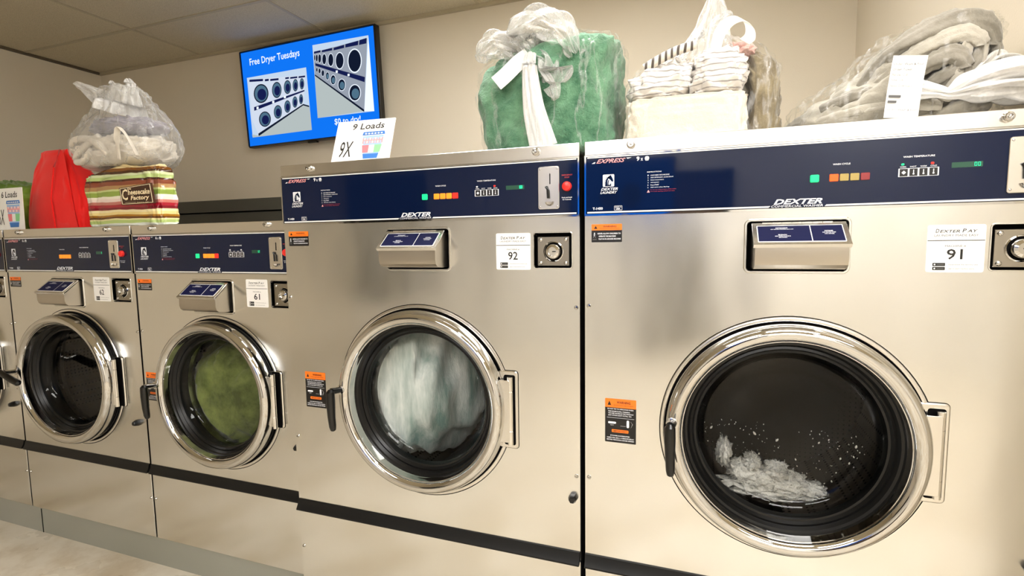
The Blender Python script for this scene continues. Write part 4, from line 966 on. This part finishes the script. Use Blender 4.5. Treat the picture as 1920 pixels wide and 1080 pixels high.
# --- far left: green laundry pile, red tote
gp = [(TS + .001, -3.16, .33, .19, .12, 2.6), (TS + .10, -3.15, .33, .21, .14, 2.6), (TS + .18, -3.15, .33, .20, .13, 2.4), (TS + .24, -3.17, .33, .16, .10, 2.2), (TS + .272, -3.2, .33, .03, .03, 2)]
o = sack(gp, 'green_pile', 5, wr=.025, wf=3, lev=40).build('green_cloth_pile', None, 3.2); tag(o, 'green folded laundry behind the loads sign at the left edge', 'laundry')
rr = [(TS + .001, -2.70, .30, .215, .085, 5), (TS + .02, -2.70, .30, .218, .088, 6), (TS + .15, -2.70, .30, .205, .080, 6), (TS + .26, -2.715, .30, .165, .066, 5), (TS + .36, -2.735, .30, .115, .040, 4), (TS + .395, -2.735, .30, .112, .030, 4), (TS + .397, -2.735, .30, .02, .006, 3)]
rt = empty('red_tote_bag', (0, 0, 0)); tag(rt, 'bright red cloth tote bag standing on washer 62', 'bag')
b = sack(rr, 'red_bag', 2, wr=.007, wf=2.2, lev=44); b.build('tote_body', rt, .8)
b = MB(); b.add([(-2.66, .218, TS + .003), (-2.655, .205, TS + .15), (-2.648, .225, TS + .30), (-2.64, .25, TS + .39), (-2.60, .238, TS + .36), (-2.56, .228, TS + .22), (-2.52, .214, TS + .08), (-2.50, .212, TS + .003)], [(0, 1, 2, 3, 4, 5, 6, 7)], 'red_bag')
b.tube([(-2.66, .206, TS + .003), (-2.655, .196, TS + .15), (-2.648, .216, TS + .30), (-2.64, .246, TS + .39)], .004, 'red_bag', 8)
b.build('tote_gusset', rt)
# --- printed shopping bag and the tied plastic bag above it
def restbag(p, t): return p
ck = [(0.0, -2.095, .20, .228, .040, 5), (.015, -2.095, .20, .236, .046, 7), (.10, -2.10, .20, .236, .047, 7), (.19, -2.105, .20, .234, .046, 7), (.232, -2.11, .20, .228, .042, 5), (.245, -2.115, .20, .19, .03, 4), (.247, -2.12, .20, .02, .01, 3)]
r = empty('shopping_bag', (0, 0, TS + .0005)); tag(r, 'brown, green and cream striped cake shop bag filled with folded laundry on washer 61', 'bag')
b = sack(ck, 'bag_stripes', 7, wr=.014, wf=3.5, seg=120, lev=60, shift=lambda p, t: [p[0] , p[1], p[2] + (.06 * (p[0] + 2.33) + .012 * math.sin(p[0] * 20)) * t]); b.build('bag_body', r, 1.2)
lb = MB(); y0 = .1385
Pq = [(-2.072, .092), (-1.872, .094), (-1.884, .180), (-2.082, .166)]
lb.add([(a, y0, z) for a, z in Pq] + [(a, y0 + .008, z) for a, z in Pq], [(0, 1, 2, 3), (0, 4, 5, 1), (1, 5, 6, 2), (2, 6, 7, 3), (3, 7, 4, 0)], 'bag_brown')
for k in range(4):
    a, c_ = Pq[k], Pq[(k + 1) % 4]; s_ = .94
    mx, mz = -1.9775, .132
    a = (mx + (a[0] - mx) * s_, mz + (a[1] - mz) * .9); c_ = (mx + (c_[0] - mx) * s_, mz + (c_[1] - mz) * .9)
    lb.tube([(a[0], y0 - .0003, a[1]), (c_[0], y0 - .0003, c_[1])], .0012, 'bag_cream', 6)
lb.build('logo_patch', r)
t = MB(); t.text('The', -2.028, -2.003, .156, .166, y0 - .002, 'bag_cream', .2, .03)
t.text('C', -2.063, -2.027, .112, .160, y0 - .002, 'bag_cream', 0, .02); t.text('heesecake', -2.025, -1.889, .134, .157, y0 - .002, 'bag_cream', .1, .03)
t.text('Factory', -2.01, -1.895, .106, .130, y0 - .002, 'bag_cream', .15, .03); t.text('restaurant  bakery  bar', -2.045, -1.90, .099, .1025, y0 - .002, 'bag_cream')
t.build('logo_lettering', r)
# plastic bag on top
ZT = TS + .268
pb = [(ZT, -2.20, .28, .12, .10, 2.4), (ZT + .015, -2.20, .28, .20, .145, 2.4), (ZT + .08, -2.215, .28, .262, .165, 2.3), (ZT + .15, -2.215, .28, .255, .16, 2.2), (ZT + .22, -2.20, .28, .20, .13, 2.1), (ZT + .28, -2.18, .27, .135, .09, 2), (ZT + .33, -2.18, .26, .115, .07, 2), (ZT + .36, -2.19, .25, .10, .05, 2), (ZT + .37, -2.19, .25, .02, .02, 2)]
def lean(p, t): return [p[0], p[1], p[2] + .06 * (p[0] + 2.2) * (1 - t)]
def sc_r(rings, k, dz, a, z): return [(r_[0] + dz, r_[1], r_[2], r_[3] * k, r_[4] * k, r_[5]) for r_ in rings[a:z]]
o = sack([(ZT + .006, -2.22, .28, .12, .10, 2.4), (ZT + .022, -2.22, .28, .20, .13, 2.4), (ZT + .08, -2.225, .28, .235, .145, 2.3), (ZT + .13, -2.22, .28, .20, .12, 2.2), (ZT + .148, -2.22, .28, .04, .03, 2)], 'tote_cream', 4, wr=.03, wf=3, shift=lean)
for path, rad in (([(-2.42, .18, ZT + .09), (-2.34, .135, ZT + .12), (-2.22, .13, ZT + .115), (-2.13, .14, ZT + .05)], .016), ([(-2.40, .17, ZT + .05), (-2.32, .135, ZT + .065), (-2.24, .13, ZT + .10), (-2.18, .14, ZT + .13)], .014), ([(-2.36, .15, ZT + .03), (-2.29, .135, ZT + .03), (-2.22, .13, ZT + .07)], .015)):
    o.tube(smooth_path(path, 8), rad, 'tote_cream', 14)
o = o.build('cream_cloth', None, 3.2); tag(o, 'cream canvas cloth bunched in the lower half of the tied plastic bag', 'cloth')
o = sack([(ZT + .155, -2.19, .28, .13, .10, 2.4), (ZT + .175, -2.185, .28, .185, .115, 2.4), (ZT + .205, -2.18, .28, .165, .105, 2.2), (ZT + .225, -2.17, .28, .10, .06, 2), (ZT + .23, -2.17, .28, .02, .02, 2)], 'cloth_purple', 5, wr=.02, wf=3.5).build('grey_purple_cloth', None, 3.2)
tag(o, 'grey purple cloth in the upper half of the tied plastic bag', 'cloth')
rt = empty('plastic_carrier_bag', (0, 0, 0)); tag(rt, 'white translucent plastic bag with knotted ears resting on the striped shopping bag', 'bag')
sack(pb, 'veil_film', 8, seg=160, lev=90, fold=.06, foldk=13, wr=.016, wf=4, shift=lean).build('bag_film', rt, 3.2)
nk = MB()
gather(nk, [(-2.27, .25, ZT + .30, .06, .04), (-2.32, .245, ZT + .34, .045, .03), (-2.38, .24, ZT + .375, .032, .02), (-2.43, .235, ZT + .40, .024, .014), (-2.46, .235, ZT + .412, .010, .008)], 'milky_film', 5, .2, .2)
nk.build('bag_ear', rt, 3.2)
nk = MB(); gather(nk, [(-2.19, .25, ZT + .25, .10, .06), (-2.17, .25, ZT + .31, .088, .045), (-2.16, .25, ZT + .355, .072, .035), (-2.155, .25, ZT + .375, .065, .025)], 'milky_film', 6, .15, .2)
gather(nk, [(-2.22, .245, ZT + .34, .02, .015), (-2.225, .245, ZT + .38, .016, .012), (-2.235, .245, ZT + .40, .006, .005)], 'milky_film', 4, .2, .2)
nk.build('bag_neck', rt, 3.2)
nk = MB(); gather(nk, [(-2.115, .245, ZT + .33, .025, .02), (-2.11, .245, ZT + .37, .024, .016), (-2.125, .245, ZT + .395, .010, .008)], 'milky_film', 4, .2, .2)
nk.build('bag_ear', rt, 3.2)
st_ = MB(); st_.tube(smooth_path([(-2.06, .135, ZT + .02), (-2.04, .12, ZT + .10), (-2.02, .115, ZT + .148), (-1.995, .12, ZT + .13), (-1.975, .13, ZT + .09), (-1.95, .14, ZT + .03)], 6), [(.012, .003)] * 31, 'tote_cream', 12)
o = st_.build('canvas_strap', None, 3.2); tag(o, 'cream canvas strap looping over the right side of the plastic bag', 'strap')
